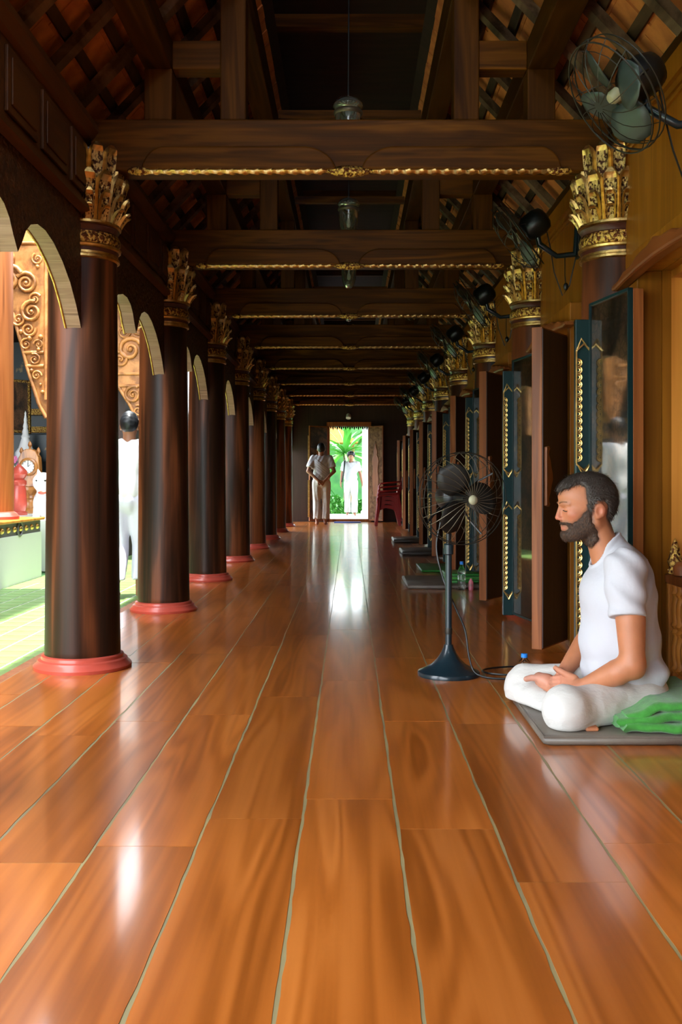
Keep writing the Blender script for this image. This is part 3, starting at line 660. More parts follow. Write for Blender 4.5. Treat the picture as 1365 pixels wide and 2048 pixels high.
    for z0, z1 in ((0.13, 0.80), (0.97, 1.61)):
        mb = MB(); w = xb - xa; m_ = (xa + xb) / 2; yy = ya - 0.003
        # border line on the right, pointed ends
        mb.tube([(m_, yy, z0), (xb - 0.008, yy, z0 + 0.06), (xb - 0.008, yy, z1 - 0.06), (m_ - 0.012, yy, z1), (xa + 0.004, yy, z1 - 0.06)], 0.0055, 5)
        mb.tube([(m_, yy, z0), (xa + 0.004, yy, z0 + 0.06), (xa + 0.004, yy, z1 - 0.06)], 0.004, 5)
        for zc in (z0 + 0.055, z1 - 0.055): mb.tube([(xa + 0.004, yy, zc), (m_, yy - 0.002, zc + (0.03 if zc > z0 + 0.1 else -0.03)), (xb - 0.008, yy, zc)], 0.006, 5)
        z = z0 + 0.085
        while z < z1 - 0.085:
            for rr, q in ((0.019, 0.0045), (0.010, 0.004)):
                mb.tube([(xa + 0.010 + rr * math.sin(t_ * PI / 6) * 1.0, yy, z + rr * math.cos(t_ * PI / 6)) for t_ in range(0, 7)], q, 4)
            z += 0.034
        mb.build('gilt_field', M['gold'], ag, 60)
    return t
for k in range(0, 9): make_door(k)

# ------------------------------------------------------------------ end wall with garden doorway
wb = struct('wall_back', (0, DW, 0))
DX0, DX1, DZ = -0.456, 0.42, 2.17
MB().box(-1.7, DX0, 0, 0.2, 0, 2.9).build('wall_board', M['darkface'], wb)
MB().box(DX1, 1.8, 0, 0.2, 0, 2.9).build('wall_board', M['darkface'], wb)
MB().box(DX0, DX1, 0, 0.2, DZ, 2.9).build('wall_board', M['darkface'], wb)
MB().box(-1.9, 1.9, 0, 0.2, 2.9, 4.65).build('gable_board', M['roofdark'], wb)
ed = struct('door_10', (0, DW, 0))
MB().box(DX0 - 0.07, DX0, -0.05, 0.22, 0, DZ).build('jamb', M['leaf'], ed, bevel=0.004)
MB().box(DX1, DX1 + 0.07, -0.05, 0.22, 0, DZ).build('jamb', M['leaf'], ed, bevel=0.004)
MB().box(DX0 - 0.07, DX1 + 0.07, -0.05, 0.22, DZ, DZ + 0.10).build('head', M['leaf'], ed, bevel=0.004)
MB().box(DX0, DX1, -0.05, 0.22, 0, 0.06).build('threshold', M['leaf'], ed, bevel=0.004)
mb = MB()
for i in range(18):
    x = DX0 + (i + 0.5) * (DX1 - DX0) / 18; w = (DX1 - DX0) / 36 * 0.95; h = 0.085 if i % 2 else 0.055
    mb.prism([(x - w, DZ), (x - w * 0.7, DZ - h * 0.5), (x, DZ - h), (x + w * 0.7, DZ - h * 0.5), (x + w, DZ)], 'xz', 0.08, 0.10)
mb.build('carved_fringe', M['black'], ed)
for s, xa, xb in ((-1, DX0 - 0.05, -0.90), (1, DX1 + 0.02, 0.74)):
    a = np.array((xa, -0.08, 1.1)); b = np.array((xb, -0.34, 1.1)); d_ = (b - a) / np.linalg.norm(b - a); nn = np.array((-d_[1], d_[0], 0)); nn = nn if nn[1] < 0 else -nn
    L = np.linalg.norm(b - a)
    lf = MB().obox((a + b) / 2 - nn * 0.02, (d_, nn, (0, 0, 1)), (L / 2, 0.02, 1.07)).build('leaf', M['leaf'], ed, bevel=0.003)
    MB().obox((a + b) / 2 + nn * 0.003, (d_, nn, (0, 0, 1)), (L / 2 - 0.02, 0.003, 1.04)).build('painted_panel', M['painted'] if s < 0 else M['carvedpale'] if 'carvedpale' in M else M['painted'], lf)
    # standing figure carved low on the panel
    fm = MB(); cc = (a + b) / 2 + nn * 0.008
    prof = [(0.0, 0.62), (0.012, 0.55), (0.03, 0.46), (0.05, 0.42), (0.055, 0.36), (0.04, 0.32), (0.075, 0.26), (0.10, 0.18), (0.075, 0.05), (0.07, -0.05), (0.10, -0.2), (0.08, -0.45), (0.05, -0.62)]
    V1 = [cc + d_ * u + np.array((0, 0, z + 0.1)) for u, z in prof] + [cc - d_ * u + np.array((0, 0, z + 0.1)) for u, z in prof[::-1]]
    q = len(V1); V2 = [v + nn * 0.012 for v in V1]; fm.add(V1 + V2, [tuple(range(q - 1, -1, -1)), tuple(range(q, 2 * q))] + [(i, (i + 1) % q, q + (i + 1) % q, q + i) for i in range(q)])
    fm.build('carved_figure', M['leaf'], lf, bevel=0.004)
    if s < 0:
        for z0, z1 in ((0.12, 0.95), (1.15, 1.95)):
            MB().obox((b[0] - 0.02, b[1] - 0.01, (z0 + z1) / 2), ((1, 0, 0), (0, 1, 0), (0, 0, 1)), (0.02, 0.012, (z1 - z0) / 2)).build('gilt_astragal', M['gold'], lf)
# small emblem lamp above the doorway
t = thing('spotlight', 'small pale spotlight fixed above the garden doorway', 'lamp', (-0.03, DW - 0.02, 2.42))
MB().lathe([(0.045, 0.02), (0.05, 0.0), (0.05, -0.012)], 14).xform(Matrix.Rotation(PI / 2, 4, 'X')).build('wall_plate', M['whiteglaze'], t, 40)
MB().lathe([(0.0, 0.03), (0.03, 0.02), (0.055, -0.03), (0.058, -0.08), (0.05, -0.085), (0.0, -0.075)], 14).xform(Matrix.Translation((0, -0.07, 0.0)) @ Matrix.Rotation(-0.5, 4, 'X')).build('lamp_head', M['whiteglaze'], t, 40)

# ------------------------------------------------------------------ hanging lanterns
def make_lantern(k, label):
    t = thing('glass_lantern', label, 'lantern', (-0.01, BAY[k], 2.98), 0, 'glass lanterns hanging along the aisle')
    MB().tube([(0, 0, 0.33), (0.004, 0, 0.9), (-0.004, 0, 1.64)], 0.005, 6).build('cord', M['black'], t)
    MB().lathe([(0.008, 0.345), (0.03, 0.34), (0.072, 0.320), (0.092, 0.295), (0.094, 0.280), (0.082, 0.268), (0.055, 0.262)], 24, cap=False, wob=lambda a, z: 0.02 * math.sin(12 * a)).build('smoke_cap', M['glass'], t, 60)
    MB().lathe([(0.080, 0.262), (0.090, 0.250), (0.090, 0.236), (0.080, 0.228)], 24, cap=False).build('rim_ring', M['wirelight'], t, 60)
    MB().lathe([(0.082, 0.245), (0.080, 0.18), (0.072, 0.10), (0.055, 0.04), (0.03, 0.006), (0.0, 0.0)], 24, cap=False).build('glass_bell', M['glass'], t, 60)
    for i in range(3):
        a = i * 2 * PI / 3 + 0.5; MB().tube([(0.08 * math.cos(a), 0.08 * math.sin(a), 0.25), (0.05 * math.cos(a), 0.05 * math.sin(a), 0.30), (0, 0, 0.36)], 0.0022, 4).build('chain', M['wirelight'], t)
    MB().lathe([(0.0, 0.215), (0.012, 0.21), (0.014, 0.17), (0.024, 0.15), (0.027, 0.12), (0.018, 0.095), (0.0, 0.09)], 12).build('bulb', M['cream'], t, 60)
LW = ['nearest hanging glass bell lantern, above the first tie beam', 'second glass bell lantern, seen between first and second tie beams', 'third glass bell lantern, seen between second and third tie beams', 'fourth glass bell lantern from the front, partly behind third beam', 'fifth glass bell lantern from the front', 'farthest glass bell lantern in the row']
for i in range(6): make_lantern(i + 1, LW[i])

# ------------------------------------------------------------------ fans
def fan_cage(R, depth, n_rad, wire_r, n_ring=2, back=True):
    """cage about +z axis (front)"""
    mb = MB(); mr = MB()
    for z, r in ((0.0, R), (depth * 0.35, R * 0.985)):
        mr.tube([(r * math.cos(2 * PI * i / 36), r * math.sin(2 * PI * i / 36), z) for i in range(36)], wire_r * 1.7, 5, closed=True)
    mr.tube([(R * 0.97 * math.cos(2 * PI * i / 36), R * 0.97 * math.sin(2 * PI * i / 36), -depth * 0.4) for i in range(36)], wire_r * 1.4, 5, closed=True)
    for i in range(n_rad):
        a = 2 * PI * i / n_rad; sw = 0.5
        pts = []
        for j in range(7):
            t = j / 6; r = R * 0.10 + (R - R * 0.10) * t; aa = a + sw * (t - 1) * 0.6; pts.append((r * math.cos(aa), r * math.sin(aa), depth * (1 - 0.05 * t - 0.95 * t ** 4)))
        mb.tube(pts, wire_r, 3)
        if back and i % 2 == 0:
            pts = []
            for j in range(5):
                t = j / 4; r = R * 0.25 + (R - R * 0.25) * t; pts.append((r * math.cos(a), r * math.sin(a), -depth * (1.0 - t ** 3)))
            mb.tube(pts, wire_r, 3)
    return mr, mb
def fan_blades(R, n, mat_, parent, Mx):
    for i in range(n):
        a = 2 * PI * i / n; mb = MB(); nu, nv = 5, 7; vs = []
        for j in range(nv):
            t = j / (nv - 1); r = R * 0.16 + R * 0.70 * t; w = R * (0.10 + 0.30 * math.sin(PI * (0.12 + 0.80 * t)))
            for i2 in range(nu):
                u = -0.5 + i2 / (nu - 1); x, y = r, u * w * 2 * (0.9 if t < 1 else 0.7); z = -u * w * 0.75 + 0.01 * math.sin(PI * t)
                vs.append((x * math.cos(a) - y * math.sin(a), x * math.sin(a) + y * math.cos(a), z))
        fs = [(j * nu + i2, j * nu + i2 + 1, (j + 1) * nu + i2 + 1, (j + 1) * nu + i2) for j in range(nv - 1) for i2 in range(nu - 1)]
        o = mb.add(vs, fs).xform(Mx).build('blade', mat_, parent, 60); sd = o.modifiers.new('thick', 'SOLIDIFY'); sd.thickness = 0.003
def axis_matrix(loc, axis):
    return Matrix.Translation(loc) @ Vector(axis).to_track_quat('Z', 'Y').to_matrix().to_4x4()

def make_wall_fan(k, label, axis, y_off=-0.30, big=False):
    c = BAY[k]; t = thing('wall_fan', label, 'fan', (CX, c + y_off, 2.40), 0, 'wall fans above the right doors')
    R = 0.225; hub = Vector((-0.37, 0.0, -0.02)); ax = Vector(axis).normalized(); Mx = axis_matrix(hub, ax)
    mr, mb = fan_cage(R, 0.085, 14 if big else 12, 0.0020)
    mr.xform(Mx).build('cage_rim', M['wire'], t, 60); mb.xform(Mx).build('cage_wires', M['wire'], t)
    fan_blades(R, 4, M['fanblade'], t, Mx)
    MB().lathe([(0.0, 0.032), (0.018, 0.030), (0.026, 0.018), (0.028, -0.01), (0.0, -0.01)], 14).xform(Mx).build('hub', M['cream'], t, 50)
    MB().lathe([(0.03, -0.045), (0.06, -0.05), (0.078, -0.075), (0.080, -0.15), (0.066, -0.19), (0.04, -0.205), (0.0, -0.21)], 18).xform(Mx).build('motor', M['black'], t, 50)
    mo = hub - ax * 0.13
    MB().tube([mo + Vector((0, 0, -0.03)), mo + Vector((0.02, 0, -0.12)), Vector((-0.14, 0, -0.13)), Vector((-0.035, 0, -0.12)), Vector((-0.025, 0, -0.06)), Vector((-0.02, 0, 0.06))], [0.018, 0.018, 0.016, 0.018, 0.016, 0.014], 8).build('bracket_arm', M['bluemetal'], t, 60)
    MB().box(-0.022, -0.001, -0.05, 0.05, -0.14, 0.10).build('wall_plate', M['black'], t, bevel=0.004)
    MB().tube([mo + Vector((0.05, 0, 0.02)), mo + Vector((0.09, 0.02, -0.14)), Vector((-0.15, 0.02, -0.22)), Vector((-0.10, 0.02, -0.36)), Vector((-0.06, 0.02, -0.30)), Vector((-0.02, 0.01, -0.12))], 0.004, 5).build('flex_cord', M['black'], t)
    MB().tube([Vector((-0.09, 0.0, -0.13)), Vector((-0.09, 0.0, -0.24)), Vector((-0.085, 0, -0.30))], 0.003, 5).build('pull_cord', M['black'], t)
    MB().ball((-0.085, 0, -0.31), (0.016, 0.012, 0.024), 8).build('cord_switch', M['black'], t, 60)
WF = ['big caged wall fan at the upper right corner, blades facing the viewer', 'second caged wall fan seen edge-on beside the nearest wall capital', 'third caged wall fan along the right wall, seen edge-on', 'fourth caged wall fan along the right wall', 'fifth caged wall fan along the right wall', 'sixth caged wall fan along the right wall', 'seventh caged wall fan along the right wall', 'farthest caged wall fan near the end wall']
AX = [(-0.78, -0.14, -0.58), (-0.78, 0.26, -0.56), (-0.80, 0.22, -0.55), (-0.75, 0.2, -0.6), (-0.8, 0.15, -0.55), (-0.8, 0.15, -0.6), (-0.8, 0.15, -0.6), (-0.8, 0.1, -0.6)]
for i in range(8): make_wall_fan(i, WF[i], AX[i], y_off=-0.30 if i else -0.27, big=i == 0)

# standing fan
FD = 4.85
t = thing('pedestal_fan', 'black pedestal fan with round wire cage on dark blue pole', 'fan', (0.482, FD, 0))
MB().lathe([(0.0, 0.0), (0.150, 0.0), (0.152, 0.012), (0.148, 0.020), (0.136, 0.024), (0.118, 0.034), (0.085, 0.052), (0.058, 0.078), (0.038, 0.108), (0.026, 0.135), (0.022, 0.15), (0.0, 0.15)], 40).build('base', M['bluemetal'], t, 40)
MB().lathe([(0.0165, 0.14), (0.0165, 0.60)], 18).build('pole', M['bluemetal'], t, 40)
MB().lathe([(0.0175, 0.585), (0.024, 0.59), (0.025, 0.635), (0.019, 0.64), (0.0, 0.64)], 18).build('collar', M['bluemetal'], t, 40)
MB().lathe([(0.0175, 0.20), (0.0185, 0.205), (0.0185, 0.225), (0.0175, 0.23)], 18).build('pole_ring', M['wire'], t, 40)
MB().lathe([(0.014, 0.63), (0.014, 0.72), (0.03, 0.735), (0.034, 0.80), (0.0, 0.81)], 14).build('neck', M['black'], t, 40)
ax = Vector((0.36, -0.93, -0.05)).normalized(); hub = Vector((0.055, -0.09, 0.862)); Mx = axis_matrix(hub, ax)
mr, mb = fan_cage(0.222, 0.11, 30, 0.0013)
mr.xform(Mx).build('cage_rim', M['wire'], t, 60); mb.xform(Mx).build('cage_wires', M['wirelight'], t)
fan_blades(0.21, 3, M['fanblade2'], t, Mx)
MB().lathe([(0.0, 0.128), (0.014, 0.126), (0.022, 0.119), (0.023, 0.109), (0.0, 0.109)], 16).xform(Mx).build('grille_badge', M['cream'], t, 50)
MB().lathe([(0.0, 0.05), (0.02, 0.045), (0.024, -0.05), (0.055, -0.06), (0.068, -0.085), (0.068, -0.15), (0.05, -0.19), (0.0, -0.20)], 18).xform(Mx).build('motor', M['black'], t, 50)
for i in range(4):
    a = 2 * PI * i / 4 + 0.6
    MB().tube([(0.05 * math.cos(a), 0.05 * math.sin(a), -0.06), (0.14 * math.cos(a), 0.14 * math.sin(a), -0.06), (0.213 * math.cos(a), 0.213 * math.sin(a), -0.02)], 0.005, 5).xform(Mx).build('cage_strut', M['black'], t)
w = lambda x, y, z: (x - 0.482, y - FD, z)
pts = [w(0.45, 4.93, 0.74), w(0.43, 4.93, 0.62), w(0.455, 4.90, 0.48), w(0.515, 4.86, 0.33), w(0.56, 4.84, 0.22), w(0.575, 4.80, 0.10), w(0.60, 4.78, 0.03), w(0.66, 4.74, 0.008), w(0.80, 4.72, 0.007), w(0.95, 4.76, 0.007), w(1.0, 4.9, 0.007), w(0.92, 5.02, 0.008), w(0.76, 5.0, 0.01), w(0.66, 4.92, 0.011), w(0.68, 4.82, 0.013), w(0.80, 4.79, 0.012), w(0.95, 4.83, 0.010), w(1.10, 4.95, 0.008), w(1.24, 5.05, 0.007)]
def spline(pts, n=6):
    P = [np.array(p, float) for p in pts]; out = []
    for i in range(len(P) - 1):
        p0, p1, p2, p3 = P[max(i - 1, 0)], P[i], P[i + 1], P[min(i + 2, len(P) - 1)]
        for k in range(n):
            u = k / n; out.append(0.5 * ((2 * p1) + (-p0 + p2) * u + (2 * p0 - 5 * p1 + 4 * p2 - p3) * u * u + (-p0 + 3 * p1 - 3 * p2 + p3) * u ** 3))
    out.append(P[-1]); return out
MB().tube(spline(pts), 0.0048, 6).build('power_cord', M['black'], t, 60)

# ------------------------------------------------------------------ mats, blanket, bottles
def cushion(mb, x0, x1, y0, y1, z0, z1, r=0.015):
    c = ((x0 + x1) / 2, (y0 + y1) / 2)
    lv = [(r, z0), (0.2 * r, z0 + (z1 - z0) * 0.2), (0, (z0 + z1) / 2), (0.2 * r, z1 - (z1 - z0) * 0.2), (r, z1)]
    vs = []
    for ins, z in lv:
        a0, b0, a1, b1 = x0 + ins, y0 + ins, x1 - ins, y1 - ins; q = r * 0.8
        vs += [(a0 + q, b0, z), (a1 - q, b0, z), (a1, b0 + q, z), (a1, b1 - q, z), (a1 - q, b1, z), (a0 + q, b1, z), (a0, b1 - q, z), (a0, b0 + q, z)]
    fs = [tuple(range(7, -1, -1)), tuple(range(len(vs) - 8, len(vs)))]
    for j in range(len(lv) - 1):
        for i in range(8): fs.append((j * 8 + i, j * 8 + (i + 1) % 8, (j + 1) * 8 + (i + 1) % 8, (j + 1) * 8 + i))
    return mb.add(vs, fs)
def make_mat(name, label, x0, x1, y0, y1, z0, th, m, group=None):
    t = thing(name, label, 'mat', ((x0 + x1) / 2, (y0 + y1) / 2, z0), 0, group)
    hx, hy = (x1 - x0) / 2, (y1 - y0) / 2
    cushion(MB(), -hx, hx, -hy, hy, 0, th).build('pad', m, t, 50)
    mb = MB(); mb.tube([(-hx + 0.006, -hy + 0.004, th * 0.85), (hx - 0.006, -hy + 0.004, th * 0.85), (hx - 0.004, hy - 0.004, th * 0.85), (-hx + 0.004, hy - 0.004, th * 0.85)], 0.0035, 5, closed=True); mb.build('piping', m, t)
    return t
make_mat('floor_mat', 'grey vinyl mat under the meditating man', 0.69, 1.345, 3.55, 4.24, 0.0, 0.036, M['grey_mat'], 'meditation mats')
make_mat('floor_mat', 'grey vinyl mat with the green folded pads, beyond the pedestal fan', 0.50, 1.20, 8.66, 9.55, 0.0, 0.035, M['grey_mat'], 'meditation mats')
make_mat('floor_mat', 'thin bright green mat lying behind the pedestal fan pole', 0.74, 1.20, 10.25, 11.10, 0.0, 0.02, M['green_mat'], 'meditation mats')
make_mat('floor_mat', 'dark mat on the floor, fourth along the right wall', 0.66, 1.15, 12.5, 13.3, 0.0, 0.05, M['dark_mat'], 'meditation mats')
make_mat('floor_mat', 'farthest dark mat on the floor along the right wall', 0.66, 1.12, 15.0, 15.8, 0.0, 0.055, M['dark_mat'], 'meditation mats')
for i, lb in enumerate(['lowest', 'middle', 'topmost']):
    tag(cushion(MB(), -0.17, 0.17 - i * 0.012, -0.2, 0.2, 0, 0.026, 0.012).build('folded_pad', M['green_mat'] if i != 1 else M['green_cloth'], None, 50, loc=(1.02, 9.0 + 0.01 * i, 0.036 + i * 0.029)), lb + ' of the three green folded pads stacked beside the water bottle', 'pad', 'stacked green pads')
# folded blanket: layered folds, rounded at the near edge
t = thing('folded_blanket', 'folded green fleece blanket the meditating man sits on', 'blanket', (1.25, 3.83, 0.038))
def fold_layer(x0, x1, y0, y1, z, th, droop, seed):
    mb = MB(); n = 16; k = 9; vs = []
    for i in range(n + 1):
        u = i / n; x = x0 + (x1 - x0) * u
        wv = 0.006 * math.sin(u * 9 + seed) + 0.004 * math.sin(u * 21 + seed * 2); zz = z - droop * max(0, 0.35 - u) ** 1 * 1.2
        for j in range(k):
            a = PI / 2 + PI * j / (k - 1); vs.append((x + 0.008 * math.sin(j + seed), y0 + th * 0.5 * math.cos(a) * 1.6 + wv, max(zz + th / 2 + th / 2 * math.sin(a) + wv * 0.5, 0.0)))
        vs.append((x, y1, max(zz, 0.0))); vs.append((x, y1, zz + th))
    K = k + 2; order = list(range(k)) + [k, k + 1]
    fs = [(i * K + j, i * K + (j + 1) % K, (i + 1) * K + (j + 1) % K, (i + 1) * K + j) for i in range(n) for j in range(K)]
    fs += [tuple(range(K - 1, -1, -1)), tuple(n * K + j for j in range(K))]
    return mb.add(vs, fs)
for i, (xa, z, th, dr) in enumerate(((-0.26, 0.0, 0.036, 0.0), (-0.28, 0.034, 0.034, 0.05), (-0.24, 0.066, 0.036, 0.10))):
    fold_layer(xa, 0.095, -0.235 + 0.015 * i, 0.28, z, th, dr, i * 1.9).build('fold', M['green_cloth'], t, 70)

def make_bottle(name, label, loc, h, r, body, capm, level=None, group=None):
    t = thing(name, label, 'bottle', loc, 0, group)
    MB().lathe([(0.0, 0.0), (r * 0.85, 0.0), (r, 0.02 * h / 0.24), (r, h * 0.30), (r * 0.95, h * 0.33), (r, h * 0.36), (r, h * 0.52), (r * 0.95, h * 0.55), (r, h * 0.58), (r, h * 0.68), (r * 0.75, h * 0.80), (r * 0.42, h * 0.88), (r * 0.40, h * 0.92)], 20).build('body', body, t, 40)
    MB().lathe([(0.0, h * 0.90), (r * 0.50, h * 0.90), (r * 0.50, h), (r * 0.46, h * 1.005), (0.0, h * 1.005)], 20, wob=lambda a, z: 0.02 * math.sin(20 * a)).build('cap', capm, t, 40)
    MB().lathe([(r * 1.01, h * 0.36), (r * 1.01, h * 0.52)], 20, cap=False).build('paper_label', M['glass'], t, 40)
make_bottle('water_bottle', 'clear plastic water bottle with blue cap by the stacked green pads', (0.967, 8.60, 0), 0.246, 0.034, M['bottle'], M['bluecap'])
make_bottle('small_bottle', 'small pink plastic bottle beside the clear water bottle', (1.045, 8.58, 0), 0.10, 0.022, M['pinkplastic'], M['pinkplastic'])
make_bottle('water_bottle', 'water bottle with bright blue cap behind the meditating man\'s knee', (0.79, 4.50, 0), 0.165, 0.030, M['bottle'], M['bluecap'])

# ------------------------------------------------------------------ low balustrade in the nearest doorway
t = thing('balustrade', 'low turned wooden balustrade behind the meditating man, gilt finial on top', 'railing', (CX + 0.035, 3.93, 0))
MB().box(-0.03, 0.03, -0.40, 0.385, 0.505, 0.545).build('top_rail', M['leaf'], t, bevel=0.006)
MB().box(-0.025, 0.025, -0.40, 0.385, 0.03, 0.07).build('bottom_rail', M['leaf'], t, bevel=0.006)
for y in (-0.375, 0.362): MB().box(-0.026, 0.026, y - 0.022, y + 0.022, 0.03, 0.505).build('newel', M['jamb'], t, bevel=0.004)
bal = MB().lathe([(0.014, 0.07), (0.016, 0.10), (0.024, 0.115), (0.014, 0.13), (0.024, 0.145), (0.015, 0.16), (0.022, 0.20), (0.023, 0.24), (0.014, 0.285), (0.023, 0.30), (0.014, 0.315), (0.024, 0.33), (0.016, 0.345), (0.022, 0.385), (0.021, 0.42), (0.013, 0.45), (0.023, 0.465), (0.015, 0.48), (0.02, 0.505)], 14).mesh('baluster', M['jamb'], 50)
for i in range(12): link('baluster', bal, t, (0, 0.315 - 0.0575 * i, 0))
for y in (0.335, -0.35):
    MB().lathe([(0.016, 0.545), (0.026, 0.55), (0.03, 0.565), (0.024, 0.575), (0.030, 0.60), (0.024, 0.63), (0.018, 0.66), (0.008, 0.685), (0.0, 0.70)], 14, c=(0, y, 0), wob=lambda a, z: 0.10 * math.sin(6 * a + 70 * z)).build('gilt_finial', M['goldfine'], t, 50)
for i in range(5): MB().lathe([(0.0, 0.545), (0.035, 0.55), (0.036, 0.585), (0.02, 0.605), (0.0, 0.607)], 12, c=(0, 0.25 - 0.12 * i, 0)).build('rail_knob', M['leaf'], t, 50)

# ------------------------------------------------------------------ stacked red chairs
def make_chair(i, label):
    t = thing('plastic_chair', label, 'chair', (0.80 + 0.012 * i, 20.95, 0.085 * i), 0, 'stacked red plastic chairs')
    # faces -x; seat 0.44 high
    vs = []; n = 6
    mb = MB()
    for u in range(n + 1):
        for v in range(n + 1):
            x = -0.22 + 0.42 * u / n; y = -0.20 + 0.40 * v / n; vs.append((x, y, 0.42 + 0.02 * ((2 * v / n - 1) ** 2) - 0.02 * (u / n)))
    fs = [(u * (n + 1) + v, (u + 1) * (n + 1) + v, (u + 1) * (n + 1) + v + 1, u * (n + 1) + v + 1) for u in range(n) for v in range(n)]
    o = mb.add(vs, fs).build('seat', M['redchair'], t, 60); sd = o.modifiers.new('thick', 'SOLIDIFY'); sd.thickness = 0.02
    mb = MB(); vs = []
    for u in range(n + 1):
        for v in range(n + 1):
            s = u / n; yy = (-0.21 + 0.42 * v / n) * (1 - 0.12 * s); cur = (2 * v / n - 1) ** 2
            vs.append((0.18 + 0.13 * s - 0.04 * cur, yy, 0.40 + 0.42 * s * (1 - 0.08 * cur * s)))
    o = mb.add(vs, fs).build('backrest', M['redchair'], t, 60); sd = o.modifiers.new('thick', 'SOLIDIFY'); sd.thickness = 0.018
    for s in (-1, 1):
        mb = MB(); mb.bar((-0.21, s * 0.20, 0.43), (-0.25, s * 0.235, 0.0), 0.06, 0.035, up=(0, 1, 0)); mb.build('leg', M['redchair'], t, bevel=0.006)
        mb = MB(); mb.bar((0.15, s * 0.20, 0.43), (0.25, s * 0.235, 0.0), 0.06, 0.035, up=(0, 1, 0)); mb.build('leg', M['redchair'], t, bevel=0.006)
        mb = MB(); mb.prism([(-0.235, 0.10), (-0.20, 0.42), (0.16, 0.42), (0.215, 0.16), (0.12, 0.33), (-0.05, 0.37), (-0.16, 0.32)], 'xz', s * 0.205 - 0.006, s * 0.205 + 0.006); mb.build('side_panel', M['redchair'], t)
        MB().tube([(-0.21, s * 0.21, 0.42), (-0.225, s * 0.24, 0.56), (-0.19, s * 0.245, 0.62), (0.0, s * 0.24, 0.64), (0.24, s * 0.20, 0.66)], 0.017, 7).build('armrest', M['redchair'], t, 60)
for i, lb in enumerate(['bottom', 'second from bottom', 'third from bottom', 'top']):
    make_chair(i, lb + ' red plastic armchair in the stack beside the garden doorway')

# doormat
t = thing('doormat', 'blue doormat in front of the garden doorway', 'mat', (-0.05, 22.2, 0))
cushion(MB(), -0.30, 0.30, -0.20, 0.20, 0, 0.016, 0.01).build('pile', M['bluemat'], t, 50)
MB().tube([(-0.29, -0.19, 0.012), (0.29, -0.19, 0.012), (0.29, 0.19, 0.012), (-0.29, 0.19, 0.012)], 0.006, 5, closed=True).build('border', M['dark_mat'], t)

# ------------------------------------------------------------------ courtyard on the left
ct = struct('courtyard_floor')
MB().box(-3.32, -1.70, -7, 40, -0.30, -0.085).build('grout_bed', M['grout'], ct)
mark(MB().box(-30, -3.32, -25, 40, -0.30, -0.09).build('court_lawn', M['leafgreen2']))  # unseen dark ground, added to cut light bounced up to the ceiling
tile = MB().box(-0.091, 0.091, -0.091, 0.091, -0.012, 0.004).mesh('floor_tile', M['tile'])
for i in range(8):
    for j in range(30):
        link('floor_tile', tile, ct, (-1.82 - 0.2 * i, 4.1 + 0.2 * j, -0.085))
rest = MB()
for i in range(8):
    for j in range(60): rest.box(-1.915 - 0.2 * i, -1.725 - 0.2 * i, 10.1 - 0.095 + 0.2 * j, 10.1 + 0.095 + 0.2 * j, -0.09, -0.081)
    for j in range(20): rest.box(-1.915 - 0.2 * i, -1.725 - 0.2 * i, 3.9 - 0.095 - 0.2 * j, 3.9 + 0.095 - 0.2 * j, -0.09, -0.081)
ro = rest.build('floor_tile_field', M['tile'], ct); ro['kind'] = 'stuff'

PX = -3.30
pl = struct('platform')
MB().box(-12, PX, 3.4, 10.65, -0.085, 0.40).build('riser', M['white'], pl)
MB().box(-12, PX - 0.01, 3.4, 10.64, 0.40, 0.526).build('edge_band', M['stone_band'], pl)
MB().box(-12, PX + 0.03, 3.37, 10.68, 0.526, 0.555).build('platform_top', M['jamb'], pl, bevel=0.008)
MB().box(-12, -3.95, 10.68, 18, -0.085, 0.52).build('riser', M['white'], pl)
MB().box(-3.95, -3.32, 11.2, 12.7, -0.085, 0.50).build('statue_plinth', M['white'], pl, bevel=0.01)
stud = MB().lathe([(0.030, 0.0), (0.030, 0.008), (0.020, 0.022), (0.0, 0.028)], 10).xform(Matrix.Rotation(PI / 2, 4, 'Y')).mesh('gilt_stud', M['gold'], 50)
for i in range(14): link('gilt_stud', stud, pl, (PX - 0.01, 8.2 + 0.178 * i, 0.462))
MB().tube([(PX, 9.95 + 0.07 * math.cos(a), 0.462 + 0.07 * math.sin(a)) for a in np.linspace(0, 2 * PI, 17)[:-1]], 0.012, 6, closed=True).build('ring_handle', M['stone_band'], pl)

# column on the platform
t = thing('platform_column', 'reddish round column on red base standing on the white platform, left edge', 'column', (-3.58, 10.0, 0.555))
MB().lathe([(0.0, 0), (0.195, 0.0), (0.195, 0.2), (0.185, 3.0)], 28, wob=shaft_wob(3)).build('shaft', M['leaf'], t, 40)
MB().lathe([(0.18, 0.0), (0.25, 0.0), (0.25, 0.03), (0.235, 0.045), (0.225, 0.06), (0.21, 0.07), (0.195, 0.08)], 28).build('base_moulding', M['red'], t, 40)

